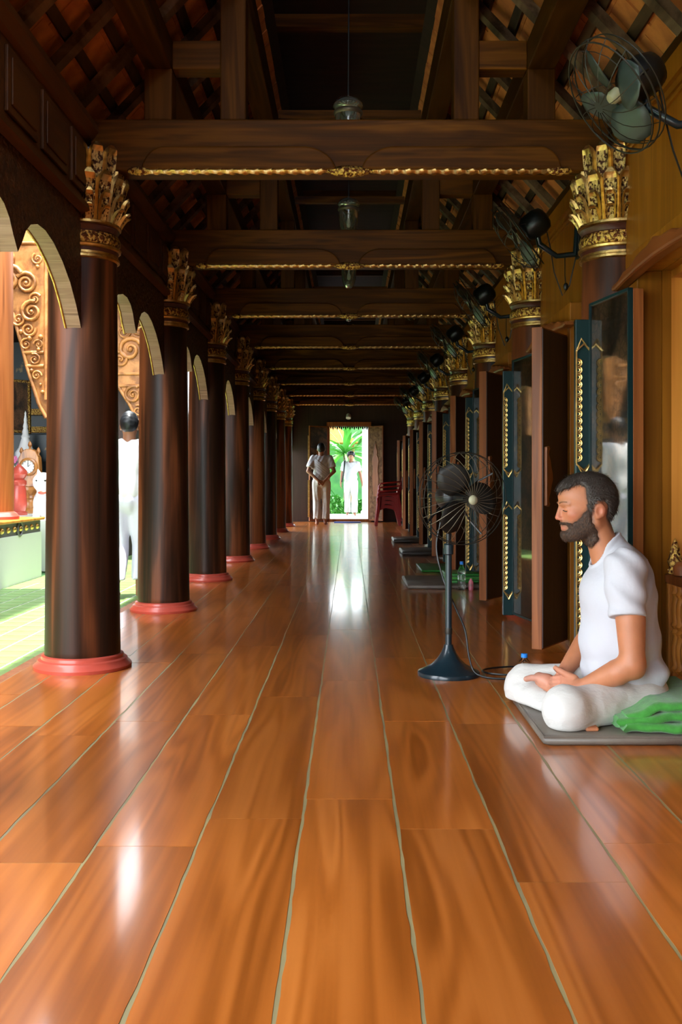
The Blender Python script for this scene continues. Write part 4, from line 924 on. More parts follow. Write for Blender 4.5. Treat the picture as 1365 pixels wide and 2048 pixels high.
# hanging carved panels of the inner hall
def spiral(cx, cy, r, turns, y, a0=0.0, s=1):
    n = int(turns * 14); return [(cx + r * (1 - i / n * 0.85) * math.cos(a0 + s * 2 * PI * turns * i / n), y, cy + r * (1 - i / n * 0.85) * math.sin(a0 + s * 2 * PI * turns * i / n)) for i in range(n + 1)]
def carved_panel(label, d, outline, scrolls, beads, frame):
    def q(px, py): p = at(px, py, d); return (p[0], p[2])
    cx, _, cz = at(outline[0][0], outline[0][1], d)
    t = thing('carved_panel', label, 'carved panel', (0, d, 0))
    MB().prism([q(*p) for p in outline], 'xz', -0.03, 0.04).build('board', M['carvedorange'], t, bevel=0.006)
    for i in range(len(frame)):
        MB().tube([(*q(*p), ) and (q(*p)[0], -0.035, q(*p)[1]) for p in frame[i]], 0.022, 8).build('frame_moulding', M['carvedorange'], t, 60)
    for (px, py, rp, turns, a0, s) in scrolls:
        c = q(px, py); r = rp * d / F_PX; P_ = spiral(c[0], c[1], r, turns, -0.05, a0, s); n = len(P_)
        MB().tube(P_, [r * 0.20 * (1 - 0.55 * i / n) for i in range(n)], 7).build('scroll', M['carvedorange'], t, 60)
        MB().ball((c[0], -0.05, c[1]), r * 0.20, 8).build('scroll_eye', M['carvedorange'], t, 60)
    for (px, py, rp) in beads:
        c = q(px, py); MB().ball((c[0], -0.05, c[1]), rp * d / F_PX, 8).build('bead', M['carvedorange'], t, 60)
carved_panel('orange carved scrollwork panel hanging left of the nearest column', 10.75,
    [(-60, 440), (106, 440), (106, 806), (94, 838), (79, 806), (70, 776), (56, 735), (48, 708), (44, 684), (32, 655), (28, 630), (0, 607), (-60, 590)],
    [(18, 560, 30, 1.8, 0.4, 1), (55, 568, 22, 1.9, 2.5, -1), (66, 625, 22, 1.8, 1.2, 1), (40, 640, 14, 1.6, 3.0, 1), (60, 660, 15, 1.7, 0.2, -1), (72, 600, 13, 1.5, 0.5, 1), (78, 520, 12, 1.5, 2, 1), (55, 690, 12, 1.5, 1, 1), (72, 720, 12, 1.6, 2, -1), (76, 752, 10, 1.6, 0, 1), (80, 690, 10, 1.4, 3, -1), (10, 520, 26, 1.6, 3, -1)],
    [(78, 535, 4), (84, 675, 5), (62, 678, 5), (45, 665, 5), (80, 700, 4), (66, 742, 4), (88, 785, 4), (84, 770, 3)],
    [[(94, 490), (94, 800)], [(48, 706), (90, 706)], [(54, 733), (90, 733)], [(-40, 488), (96, 488)], [(0, 605), (28, 628), (44, 684), (56, 733), (79, 806), (94, 836)]])
carved_panel('orange carved panel seen between the first and second left columns', 13.0,
    [(150, 590), (300, 590), (300, 862), (290, 866), (277, 846), (262, 812), (248, 792), (236, 770), (200, 748), (150, 740)],
    [(262, 700, 26, 1.6, 0, 1), (242, 720, 16, 1.6, 2, -1), (268, 790, 18, 1.7, 1, 1), (278, 822, 12, 1.6, 2, -1), (280, 660, 16, 1.6, 0, 1), (250, 665, 14, 1.5, 1, -1)],
    [(245, 652, 4), (282, 690, 4), (275, 845, 4)],
    [[(200, 748), (290, 748)], [(200, 772), (288, 772)], [(236, 770), (262, 812), (290, 866)]])

# inner hall shell, plus unseen pieces added to hold back sky light
hs = struct('wall_hall')
MB().box(-12, -3.1, 17.0, 17.1, -0.1, 3.3).build('back_wall', M['hallwall'], hs)
MB().box(-3.45, -3.35, 3.4, 8.0, 0.5, 3.3).build('front_screen', M['leaf'], hs)  # added out of view to block low sky light from the left
MB().box(-12, -12.1, 3.4, 17, -0.1, 3.4).build('far_wall', M['darkface'], hs)  # unseen, added to close off sideways sky light under the ceiling
MB().box(-3.8, -1.60, 12.4, 18.5, 3.3, 3.4).build('link_roof', M['roofdark'], hs)  # added over the court to darken the far bays
MB().box(-3.8, -2.45, 6.5, 9.0, 3.3, 3.4).build('hall_eave', M['roofdark'], hs)  # added to narrow the strip of sky above the court
MB().box(-3.9, -3.8, 3.4, 18.5, 3.3, 5.3).build('upper_wall', M['roofdark'], hs)  # added to hide the sky that showed through the arches
MB().box(-12, -3.8, 3.4, 18.5, 3.3, 3.4).build('hall_ceiling', M['roofdark'], hs)
MB().box(-3.1, -3.0, 13.3, 18.5, -0.085, 3.3).build('side_wall', M['darkface'], hs)
MB().box(-8.0, -3.9, 16.2, 16.9, 0.52, 1.1).build('altar_step', M['hallwall'], hs)
for zz in (1.35, 1.75, 2.05): MB().box(-8.0, -3.2, 16.80, 16.99, zz, zz + 0.10).build('gilt_cornice', M['goldfine'], hs)

# clock
t = thing('floor_clock', 'carved brown wooden clock with round white face on the platform', 'clock', (at(60, 1028, 12.9)[0], 12.9, 0.52))
MB().lathe([(0.0, 0.0), (0.13, 0.0), (0.13, 0.03), (0.10, 0.05), (0.075, 0.07), (0.085, 0.14), (0.07, 0.17), (0.085, 0.20), (0.07, 0.23), (0.085, 0.26), (0.12, 0.30), (0.12, 0.34), (0.0, 0.34)], 16).build('pedestal', M['clockwood'], t, 40)
MB().prism([(-0.12, 0.34), (0.12, 0.34), (0.10, 0.42), (0.13, 0.46), (0.14, 0.56), (0.13, 0.72), (0.09, 0.80), (0.04, 0.83), (-0.04, 0.83), (-0.09, 0.80), (-0.13, 0.72), (-0.14, 0.56), (-0.13, 0.46), (-0.10, 0.42)], 'xz', -0.06, 0.07).build('case', M['clockwood'], t, bevel=0.01)
MB().lathe([(0.098, -0.01), (0.118, 0.0), (0.118, 0.02), (0.098, 0.035), (0.085, 0.03)], 24, cap=False).xform(Matrix.Translation((0, -0.065, 0.60)) @ Matrix.Rotation(PI / 2, 4, 'X')).build('bezel', M['clockwood'], t, 40)
MB().lathe([(0.0, 0.0), (0.092, 0.0), (0.092, 0.012), (0.0, 0.013)], 24).xform(Matrix.Translation((0, -0.066, 0.60)) @ Matrix.Rotation(PI / 2, 4, 'X')).build('dial', M['clockface'], t, 30)
MB().bar((0, -0.082, 0.60), (0.0, -0.082, 0.66), 0.008, 0.004).build('minute_hand', M['black'], t)
MB().bar((0, -0.082, 0.60), (0.03, -0.082, 0.63), 0.010, 0.004).build('hour_hand', M['black'], t)
for i in range(12):
    a = i * PI / 6; MB().ball((0.075 * math.sin(a), -0.080, 0.60 + 0.075 * math.cos(a)), 0.006, 6).build('hour_mark', M['black'], t)
for x in (-0.11, 0.0, 0.11): MB().lathe([(0.02, 0.80), (0.012, 0.83), (0.028, 0.86), (0.02, 0.89), (0.0, 0.92)], 10, c=(x, 0, 0.02 if x == 0 else -0.06)).build('finial', M['clockwood'], t, 40)
# red post, pagoda, flowers, frame, statue
t = tag(MB().lathe([(0.0, 0), (0.10, 0), (0.10, 0.03), (0.075, 0.05), (0.095, 0.12), (0.085, 0.30), (0.075, 0.36), (0.09, 0.38), (0.09, 0.42), (0.06, 0.44), (0.10, 0.50), (0.095, 0.54), (0.05, 0.59), (0.0, 0.63)], 18).build('red_post', M['red'], None, 40, loc=(at(38, 1030, 12.2)[0], 12.2, 0.52)), 'short red turned post with pointed cap beside the platform column', 'post')
t = thing('pagoda_model', 'white tapering pagoda model above the clock', 'ornament', (at(51, 900, 14.5)[0], 14.5, 0.52))
MB().box(-0.25, 0.25, -0.2, 0.2, 0.0, 0.70).build('stand', M['hallwall'], t)
MB().lathe([(0.0, 0.70), (0.20, 0.70), (0.20, 0.74), (0.16, 0.77), (0.15, 0.83), (0.10, 0.90), (0.075, 0.98), (0.055, 1.04), (0.065, 1.06), (0.045, 1.10), (0.05, 1.13), (0.032, 1.18), (0.038, 1.21), (0.022, 1.27), (0.026, 1.30), (0.012, 1.38), (0.016, 1.40), (0.0, 1.44)], 16).build('spire', M['whiteglaze'], t, 50)
def bouquet(label, loc, cols, seed):
    t = thing('flower_bunch', label, 'flowers', loc, 0, 'offering flowers on the platform'); rnd = random.Random(seed)
    MB().lathe([(0.0, 0.0), (0.05, 0.0), (0.07, 0.10), (0.04, 0.20), (0.055, 0.24)], 12, cap=False).build('vase', M['whiteglaze'], t, 50)
    for i in range(9):
        c = (rnd.uniform(-0.14, 0.14), rnd.uniform(-0.1, 0.05), 0.30 + rnd.uniform(-0.04, 0.16)); m = M[rnd.choice(cols)]; mb = MB()
        for a in range(6): mb.ball((c[0] + 0.028 * math.cos(a * PI / 3), c[1] - 0.005, c[2] + 0.028 * math.sin(a * PI / 3)), (0.022, 0.012, 0.022), 6, rings=4)
        mb.ball((c[0], c[1] - 0.012, c[2]), 0.016, 6, rings=4); mb.build('blossom', m, t, 70)
    for i in range(8):
        a = i * 0.8; e = (0.17 * math.cos(a), 0.07 * math.sin(a), 0.28 + 0.10 * math.sin(a * 2)); MB().add([(0, 0, 0.22), (e[0] * 0.6, e[1] - 0.03, e[2]), e, (e[0] * 0.6, e[1] + 0.03, e[2])], [(0, 1, 2, 3)]).build('leaf', M['leafgreen'], t)
bouquet('bunch of yellow and pink flowers below the white pagoda', (at(42, 940, 13.8)[0], 13.8, 0.78), ['flower', 'flowerp', 'whiteglaze'], 3)
MB().box(-0.3, 0.3, -0.1, 0.1, 0, 0.26).build('statue_stand', M['hallwall'], hs, loc=(at(42, 940, 13.8)[0], 13.8, 0.52))
t = thing('picture_frame', 'leaning gilt picture frame on the altar at far left', 'picture', (at(40, 870, 15.0)[0], 15.0, at(40, 870, 15.0)[2] + 0.03))
t.rotation_euler = (0.1, 0.10, -0.5)
MB().box(-0.20, 0.20, -0.005, 0.015, 0.03, 0.77).build('print', M['painted'], t)
for a, b in (((-0.22, 0), (-0.18, 0.80)), ((0.18, 0), (0.22, 0.80)), ((-0.22, 0), (0.22, 0.04)), ((-0.22, 0.76), (0.22, 0.80))): MB().box(a[0], b[0], -0.02, 0.02, a[1], b[1]).build('frame_bar', M['goldfine'], t, bevel=0.006)
tag(MB().box(-0.6, 0.6, -0.25, 0.35, 0.52, at(40, 870, 15.0)[2]).build('altar_table', M['hallwall'], None, loc=(at(40, 870, 15.0)[0], 15.0, 0), bevel=0.01), 'dark altar table carrying the gilt picture frame', 'altar')
# white statue: seated guardian animal
sx, sy, sz = at(92, 1031, 11.9); sz = 0.50
t = thing('animal_statue', 'white speckled seated animal statue with red bow beside the nearest column', 'statue', (sx, sy, sz))
def F_st(P):
    f = sd_el(P, (0, 0, 0.17), (0.15, 0.14, 0.19)); f = smin(f, sd_el(P, (-0.02, -0.03, 0.42), (0.125, 0.12, 0.12)), 0.03)
    for s in (-1, 1):
        f = smin(f, sd_rc(P, (s * 0.075, 0, 0.50), (s * 0.095, 0, 0.57), 0.035, 0.012), 0.015)
        f = smin(f, sd_rc(P, (s * 0.06, -0.12, 0.2), (s * 0.07, -0.15, 0.03), 0.045, 0.04), 0.02)
    return smin(f, sd_el(P, (-0.02, -0.13, 0.40), (0.05, 0.04, 0.035)), 0.02)
sdf_obj(F_st, (-0.25, -0.25, -0.01), (0.25, 0.25, 0.62), 0.014, 'body', M['whiteglaze'], t)
for s in (-1, 1): MB().ball((s * 0.05 - 0.02, -0.135, 0.445), 0.014, 8).build('eye', M['black'], t)
mb = MB(); mb.ball((-0.0, -0.15, 0.30), (0.05, 0.02, 0.022), 8); mb.build('bow', M['red'], t, 60)

# ------------------------------------------------------------------ garden beyond the end wall
gd = mark(MB().box(-14, 14, DW + 0.21, 60, -0.5, -0.02).build('garden_ground', M['grass']))
MB().box(-1.2, 1.2, DW + 0.22, 26.8, -0.3, 0.036).build('door_terrace', M['white'], None)
mark(bpy.data.objects['door_terrace'])
pr = struct('porch'); MB().box(-2.6, 2.6, DW + 0.2, 27.3, 2.55, 2.63).build('porch_roof', M['roofdark'], pr)  # unseen door roof, widened and lengthened to cut sky light
for x in (-2.4, 2.4): MB().box(x - 0.06, x + 0.06, 26.9, 27.02, 0.0, 2.55).build('porch_post', M['leaf'], pr)
strap = MB()
n = 7; vs = []
for i in range(n):
    u = i / (n - 1); w_ = 0.055 * math.sin(PI * (0.08 + 0.9 * u)) + 0.004; x = 1.0 * u; z = 0.35 * u - 0.45 * u * u
    vs += [(x, -w_, z + 0.012), (x, 0, z), (x, w_, z + 0.012)]
strap.add(vs, [(i * 3 + j, i * 3 + j + 1, i * 3 + 4 + j, i * 3 + 3 + j) for i in range(n - 1) for j in range(2)])
strap_me = strap.mesh('strap_leaf', M['leafgreen'], 60); strap_me2 = strap_me.copy(); strap_me2.materials.clear(); strap_me2.materials.append(M['leafgreen2'])
def make_palm(label, loc, h, nl, size, seed, me, group='garden palms'):
    t = thing('garden_palm', label, 'plant', loc, 0, group); rnd = random.Random(seed)
    MB().tube([(0, 0, -0.02), (0.03, 0, h * 0.5), (0, 0.02, h)], [0.06, 0.05, 0.045], 8).build('trunk', M['bark'], t, 60)
    for i in range(nl):
        link('leaf', me, t, (0, 0, h - 0.02 * (i % 5)), (rnd.uniform(-0.3, 0.3), rnd.uniform(-1.25, 0.55), rnd.uniform(0, 2 * PI)), [size * rnd.uniform(0.7, 1.15)] * 3)
make_palm('large bright strap-leaved palm outside the garden doorway', (-0.15, 29.5, -0.02), 1.75, 46, 1.15, 1, strap_me)
make_palm('darker strap-leaved palm at left behind the walking person', (-1.5, 33.0, -0.02), 1.1, 40, 1.2, 2, strap_me2)
make_palm('dark green palm high at the right of the garden doorway', (0.75, 32.5, -0.02), 2.6, 40, 1.2, 4, strap_me2)
def make_shrub(label, loc, r, seed, m):
    t = thing('garden_shrub', label, 'shrub', loc, 0, 'garden shrubs'); rnd = random.Random(seed); mb = MB()
    for i in range(420):
        a, z = rnd.uniform(0, 2 * PI), rnd.uniform(0, 1); q = r * math.sqrt(1 - (z * 0.85) ** 2) * rnd.uniform(0.75, 1.05)
        c = np.array((q * math.cos(a), q * math.sin(a), 0.02 + z * r * 1.2)); u = np.array((rnd.gauss(0, 1), rnd.gauss(0, 1), rnd.gauss(0, 1))); u /= np.linalg.norm(u); v = np.cross(u, (0.3, 0.5, 0.8)); v /= np.linalg.norm(v)
        L = rnd.uniform(0.05, 0.10); mb.add([c - u * L, c + v * L * 0.45, c + u * L, c - v * L * 0.45], [(0, 1, 2, 3)])
    mb.build('foliage', m, t); MB().tube([(0, 0, 0), (0, 0, r * 0.8)], [0.04, 0.02], 6).build('stem', M['bark'], t)
for i, (x, y, r, m) in enumerate(((-0.55, 27.8, 0.42, 'leafgreen'), (0.80, 28.1, 0.30, 'leafgreen'), (-0.20, 28.7, 0.30, 'leafgreen2'), (0.42, 29.2, 0.30, 'leafgreen'), (-1.55, 28.5, 0.5, 'leafgreen2'), (1.9, 29.0, 0.5, 'leafgreen2'))):
    make_shrub(['bright low shrub at left foot of the garden doorway', 'bright low shrub at right foot of the garden doorway', 'dark low shrub left behind the walking person', 'small shrub right behind the walking person', 'shrub hidden left of the garden doorway', 'shrub hidden right of the garden doorway'][i], (x, y, -0.02), r, i, M[m])
tag(MB().lathe([(0.0, 0), (0.14, 0), (0.14, 0.1), (0.10, 0.14), (0.10, 3.6), (0.14, 3.7), (0.0, 3.7)], 16).build('white_pillar', M['white'], None, 40, loc=(0.44, 27.4, -0.02)), 'white round pillar in the garden right of the walking person', 'pillar')
gw = struct('wall_garden'); MB().box(-14, 14, 36, 36.2, -0.05, 3.0).build('garden_wall', M['leafgreen2'], gw)
t = thing('garden_roof', 'terracotta pavilion roof beyond the garden palm', 'roof', (-0.9, 34, 2.2))
MB().prism([(-1.2, 0.0), (1.2, 0.0), (0.0, 0.9)], 'xz', -0.8, 0.8).build('roof_slopes', M['terracotta'], t)
for x in (-1.0, 1.0): MB().tube([(x, 0, -2.25), (x, 0, 0.0)], 0.06, 8).build('post', M['leaf'], t)

# ------------------------------------------------------------------ people in the distance
def hand_chain(P, wrist, dirv, up, L=0.17, curl=0.35, s=1):
    """palm + five fingers, as one field"""
    wrist = np.asarray(wrist, float); d = np.asarray(dirv, float); d /= np.linalg.norm(d); u = np.asarray(up, float); u -= d * (u @ d); u /= np.linalg.norm(u); w_ = np.cross(d, u) * s
    k = L / 0.18; palm = sd_rc(P, wrist + d * 0.02 * k + w_ * 0.018 * k, wrist + d * 0.075 * k + w_ * 0.022 * k, 0.018 * k, 0.017 * k)
    palm = smin(palm, sd_rc(P, wrist + d * 0.02 * k - w_ * 0.016 * k, wrist + d * 0.072 * k - w_ * 0.024 * k, 0.018 * k, 0.016 * k), 0.014)
    f = None
    for i, (o, ln) in enumerate(((0.031, 0.078), (0.011, 0.086), (-0.010, 0.080), (-0.030, 0.064))):
        a = wrist + d * 0.078 * k + w_ * o * k; b = a + (d - u * curl * 0.6 + w_ * o * 2) * ln * 0.5 * k; c = b + (d - u * curl * 1.8) / math.sqrt(1 + (curl * 1.8) ** 2) * ln * 0.5 * k
        g = chain(P, [a, b, c], [0.0095 * k, 0.0088 * k, 0.0072 * k]); f = g if f is None else np.minimum(f, g)
    a = wrist + d * 0.022 * k + w_ * 0.03 * k; b = a + (d * 0.6 + w_ * 0.75 - u * 0.2) * 0.042 * k; c = b + (d * 0.95 + w_ * 0.2 - u * 0.3) * 0.036 * k
    f = np.minimum(f, chain(P, [a, b, c], [0.014 * k, 0.011 * k, 0.0085 * k]))
    return smin(palm, f, 0.006)

def standing_person(label, loc, rotz, H, J, top_m, pant_m, hair_m, res=0.013, pant_z=0.10, sash=False, bag=False, hair_r=0.006, fluffy=0.0):
    """faces -y in local space. J: joint positions (fractions of 1.7 m figure)"""
    t = thing('person', label, 'person', loc, rotz); k = H / 1.70; V = lambda *p: np.array(p, float) * k
    sh, hp = {-1: V(-0.175, 0.01, 1.39), 1: V(0.175, 0.01, 1.39)}, {-1: V(-0.09, 0, 0.88), 1: V(0.09, 0, 0.88)}
    def headF(P, off=0.0):
        f = sd_el(P, V(0, 0.015, 1.595), V(0.075 + off, 0.092 + off, 0.105 + off)); f = smin(f, sd_el(P, V(0, -0.025, 1.545), V(0.058, 0.070, 0.085)), 0.03 * k)
        return f
    def F_skin(P):
        f = headF(P)
        f = smin(f, sd_rc(P, V(0, -0.10, 1.565), V(0, -0.118, 1.545), 0.008, 0.014), 0.012)
        f = smin(f, sd_rc(P, V(-0.022, -0.088, 1.505), V(0.022, -0.088, 1.505), 0.010, 0.010), 0.012)
        f = smax(f, -sd_el(P, V(-0.030, -0.105, 1.585), V(0.016, 0.014, 0.010)), 0.012); f = smax(f, -sd_el(P, V(0.030, -0.105, 1.585), V(0.016, 0.014, 0.010)), 0.012)
        for s in (-1, 1): f = smin(f, sd_el(P, V(s * 0.078, 0.015, 1.57), V(0.012, 0.022, 0.034)), 0.008)
        f = smin(f, sd_rc(P, V(0, 0.02, 1.52), V(0, 0.025, 1.38), 0.055 * k, 0.062 * k), 0.02)
        f = smin(f, sd_rc(P, V(-0.13, 0.015, 1.37), V(0.13, 0.015, 1.37), 0.05 * k, 0.05 * k), 0.05)
        f = smin(f, sd_el(P, V(0, 0.0, 1.15), V(0.13, 0.08, 0.26)), 0.05)
        for s in (-1, 1):
            f = smin(f, chain(P, [sh[s], J[s, 'el'] * k, J[s, 'wr'] * k], [0.05 * k, 0.040 * k, 0.027 * k]), 0.02)
            f = smin(f, hand_chain(P, J[s, 'wr'] * k, J[s, 'hd'], J[s, 'up'], 0.17 * k, 0.5, s), 0.012)
            f = smin(f, chain(P, [hp[s], J[s, 'kn'] * k, J[s, 'an'] * k], [0.08 * k, 0.055 * k, 0.038 * k]), 0.02)
            an = J[s, 'an'] * k; to = J[s, 'to'] * k
            f = smin(f, sd_rc(P, an + V(0, 0.02, -0.045), to, 0.034 * k, 0.026 * k), 0.025)
        return f
    def F_top(P):
        f = smin(sd_el(P, V(0, 0.01, 1.26), V(0.185, 0.125, 0.21)), sd_el(P, V(0, 0.01, 1.02), V(0.175, 0.135, 0.20)), 0.05)
        f = smin(f, sd_rc(P, V(-0.14, 0.015, 1.385), V(0.14, 0.015, 1.385), 0.068 * k, 0.068 * k), 0.04)
        for s in (-1, 1):
            e = sh[s] + (J[s, 'el'] * k - sh[s]) * J.get('sleeve', 0.72); g = sd_rc(P, sh[s], e, 0.072 * k, 0.075 * k)
            n_ = (e - sh[s]) / np.linalg.norm(e - sh[s]); g = smax(g, ((P - e.astype(np.float32)) @ n_.astype(np.float32)), 0.006); f = smin(f, g, 0.02)
        f = smax(f, -sd_el(P, V(0, -0.01, 1.475), V(0.075, 0.09, 0.065)), 0.008); f = smax(f, V(0, 0, J.get('hem', 0.84))[2] - P[:, 2], 0.01)
        f += 0.004 * np.sin((P[:, 0] * 1.2 + P[:, 2] * (0.8 if sash else 0.15)) * 62 + 3 * wob(P, 7, 1)) + 0.003 * wob(P, 24, 2)
        if sash:
            dd = np.abs((P[:, 0] * 0.62 + (P[:, 2] - 1.16 * k) * -0.78)); g = smin(sd_el(P, V(0, 0.01, 1.24), V(0.20, 0.142, 0.25)), sd_el(P, V(0, 0.01, 1.02), V(0.19, 0.150, 0.2)), 0.05) + 0.004 * np.sin((P[:, 0] * 0.62 - P[:, 2] * 0.78) * 150)
            f = np.minimum(f, smax(g, dd - 0.10 * k, 0.01))
        return f
    def F_pant(P):
        f = sd_el(P, V(0, 0.01, 0.90), V(0.175, 0.13, 0.13))
        for s in (-1, 1):
            kn, an = J[s, 'kn'] * k, J[s, 'an'] * k
            g = np.minimum(sd_rc(P, hp[s] + V(0, 0, 0.0), kn, 0.105 * k, 0.085 * k), sd_rc(P, kn, an, 0.085 * k, 0.085 * k)); f = smin(f, g, 0.025)
        f = smax(f, pant_z * k - P[:, 2], 0.006); f = smax(f, P[:, 2] - 0.98 * k, 0.02)
        return f + 0.005 * np.sin(P[:, 0] * 70 + 4 * wob(P, 6, 3)) + 0.003 * wob(P, 26, 4)
    def F_hair(P):
        f = sd_el(P, V(0, 0.018, 1.605), V(0.079 + hair_r, 0.096 + hair_r, 0.106 + hair_r)) + 0.004 * wob(P, 90, 1)
        if fluffy: f = smin(f, sd_el(P, V(0, 0.02, 1.625), V(0.112, 0.115, 0.105)) + 0.014 * wob(P, 70, 2), 0.02)
        cut = -(P[:, 1] * (0.75 if fluffy else 1.3) + (P[:, 2] - (1.565 if fluffy else 1.595) * k))      # keep the back/top of the head
        f = smax(f, cut, 0.01); return smax(f, 1.49 * k - P[:, 2], 0.01)
    lo, hi = np.array((-0.48, -0.45, -0.01)) * k, np.array((0.48, 0.45, 1.78)) * k
    sdf_obj(F_skin, lo, hi, res * 0.75, 'body', M['skinfar'], t)
    sdf_obj(F_top, lo, hi, res, 'shirt', top_m, t); sdf_obj(F_pant, lo, hi, res, 'trousers', pant_m, t)
    sdf_obj(F_hair, np.array((-0.16, -0.16, 1.45)) * k, np.array((0.16, 0.18, 1.78)) * k, 0.007, 'hair', hair_m, t)
    if bag:
        MB().tube(spline([V(0.14, 0.12, 1.40), V(0.155, -0.02, 1.47), V(0.165, -0.115, 1.36), V(0.185, -0.13, 1.15), V(0.20, -0.10, 0.95)]), 0.016, 6).build('bag_strap', M['black'], t, 60)
    return t
A = lambda *p: np.array(p, float)
# man seen from behind, hands clasped at his back (faces away: rotz = pi)
Jb = {(1, 'el'): A(0.27, 0.10, 1.12), (1, 'wr'): A(0.06, 0.185, 0.93), (1, 'hd'): (-0.75, 0.05, -0.55), (1, 'up'): (0, 1, 0.2), (-1, 'el'): A(-0.27, 0.10, 1.12), (-1, 'wr'): A(-0.07, 0.17, 0.92), (-1, 'hd'): (0.85, 0.12, -0.35), (-1, 'up'): (0, 1, 0.2),
      (1, 'kn'): A(0.095, -0.01, 0.48), (1, 'an'): A(0.085, 0.02, 0.085), (1, 'to'): A(0.11, -0.13, 0.03), (-1, 'kn'): A(-0.095, -0.01, 0.48), (-1, 'an'): A(-0.085, 0.02, 0.085), (-1, 'to'): A(-0.11, -0.13, 0.03), 'hem': 0.80}
t = standing_person('person in white seen from behind, hands clasped at the back, by the doorway', (-0.60, 21.0, 0.0), PI, 1.72, Jb, M['white_cloth'], M['white_pants'], M['blackhair'], pant_z=0.13, sash=True)
# person walking in through the doorway, facing the camera
Jw = {(1, 'el'): A(0.25, 0.03, 1.12), (1, 'wr'): A(0.30, -0.04, 0.88), (1, 'hd'): (0.05, -0.15, -1), (1, 'up'): (1, 0.2, 0), (-1, 'el'): A(-0.24, 0.05, 1.12), (-1, 'wr'): A(-0.27, 0.0, 0.87), (-1, 'hd'): (-0.02, -0.1, -1), (-1, 'up'): (-1, 0.2, 0),
      (1, 'kn'): A(0.10, -0.10, 0.50), (1, 'an'): A(0.10, -0.08, 0.085), (1, 'to'): A(0.115, -0.22, 0.03), (-1, 'kn'): A(-0.09, 0.03, 0.48), (-1, 'an'): A(-0.09, 0.14, 0.10), (-1, 'to'): A(-0.10, 0.02, 0.03), 'hem': 0.72}
t = standing_person('person in white with dark shoulder strap walking in from the garden', (0.03, 25.6, 0.036), 0.0, 1.63, Jw, M['white_cloth'], M['white_pants'], M['blackhair'], pant_z=0.08, sash=True, fluffy=1.0)
MB().tube(spline([A(-0.14, 0.10, 1.33), A(-0.15, -0.02, 1.41), A(-0.165, -0.13, 1.28), A(-0.19, -0.15, 1.08), A(-0.23, -0.12, 0.86)]), 0.02, 6).build('bag_strap', M['black'], t, 60)
# man walking away in the courtyard, between the first and second columns
Jl = {(1, 'el'): A(0.26, 0.03, 1.12), (1, 'wr'): A(0.28, -0.05, 0.88), (1, 'hd'): (0, -0.1, -1), (1, 'up'): (1, 0, 0), (-1, 'el'): A(-0.26, 0.03, 1.12), (-1, 'wr'): A(-0.28, -0.06, 0.88), (-1, 'hd'): (0, -0.1, -1), (-1, 'up'): (-1, 0, 0),
      (1, 'kn'): A(0.095, -0.02, 0.48), (1, 'an'): A(0.095, 0.15, 0.15), (1, 'to'): A(0.10, 0.05, 0.04), (-1, 'kn'): A(-0.09, -0.07, 0.48), (-1, 'an'): A(-0.085, -0.03, 0.085), (-1, 'to'): A(-0.09, -0.17, 0.03), 'hem': 0.82, 'sleeve': 1.1}
standing_person('person in white shirt and pale lilac trousers walking away between the left columns', (-1.93, 8.73, -0.081), PI, 1.62, Jl, M['bright_cotton'], M['lilac'], M['blackhair'], res=0.010, pant_z=0.17)

# ------------------------------------------------------------------ the meditating man
D0 = 3.93
def hp(px, py, dy=0.0): p = at(px, py, D0); p[1] += dy; return p
def px_of(P): return VX + (P[:, 0]) * F_PX / D0, VY - (P[:, 2] - HC) * F_PX / D0       # side-view coordinates on his middle plane
def head_core(P):
    f = sd_el(P, hp(1181, 1000), (0.103, 0.076, 0.099)); f = smin(f, sd_el(P, hp(1161, 992), (0.087, 0.066, 0.072)), 0.02)
    f = smin(f, sd_el(P, hp(1156, 1033), (0.066, 0.056, 0.060)), 0.03)
    for s in (-1, 1): f = smin(f, sd_rc(P, hp(1186, 1044, s * 0.046), hp(1144, 1065, s * 0.018), 0.027, 0.022), 0.025)
    f = smin(f, sd_el(P, hp(1139, 1066), (0.025, 0.028, 0.022)), 0.015)
    f = smin(f, sd_el(P, hp(1140, 1050), (0.032, 0.034, 0.03)), 0.02)
    for s in (-1, 1):
        f = smin(f, sd_el(P, hp(1145, 1027, s * 0.040), (0.026, 0.018, 0.018)), 0.02)
    return f
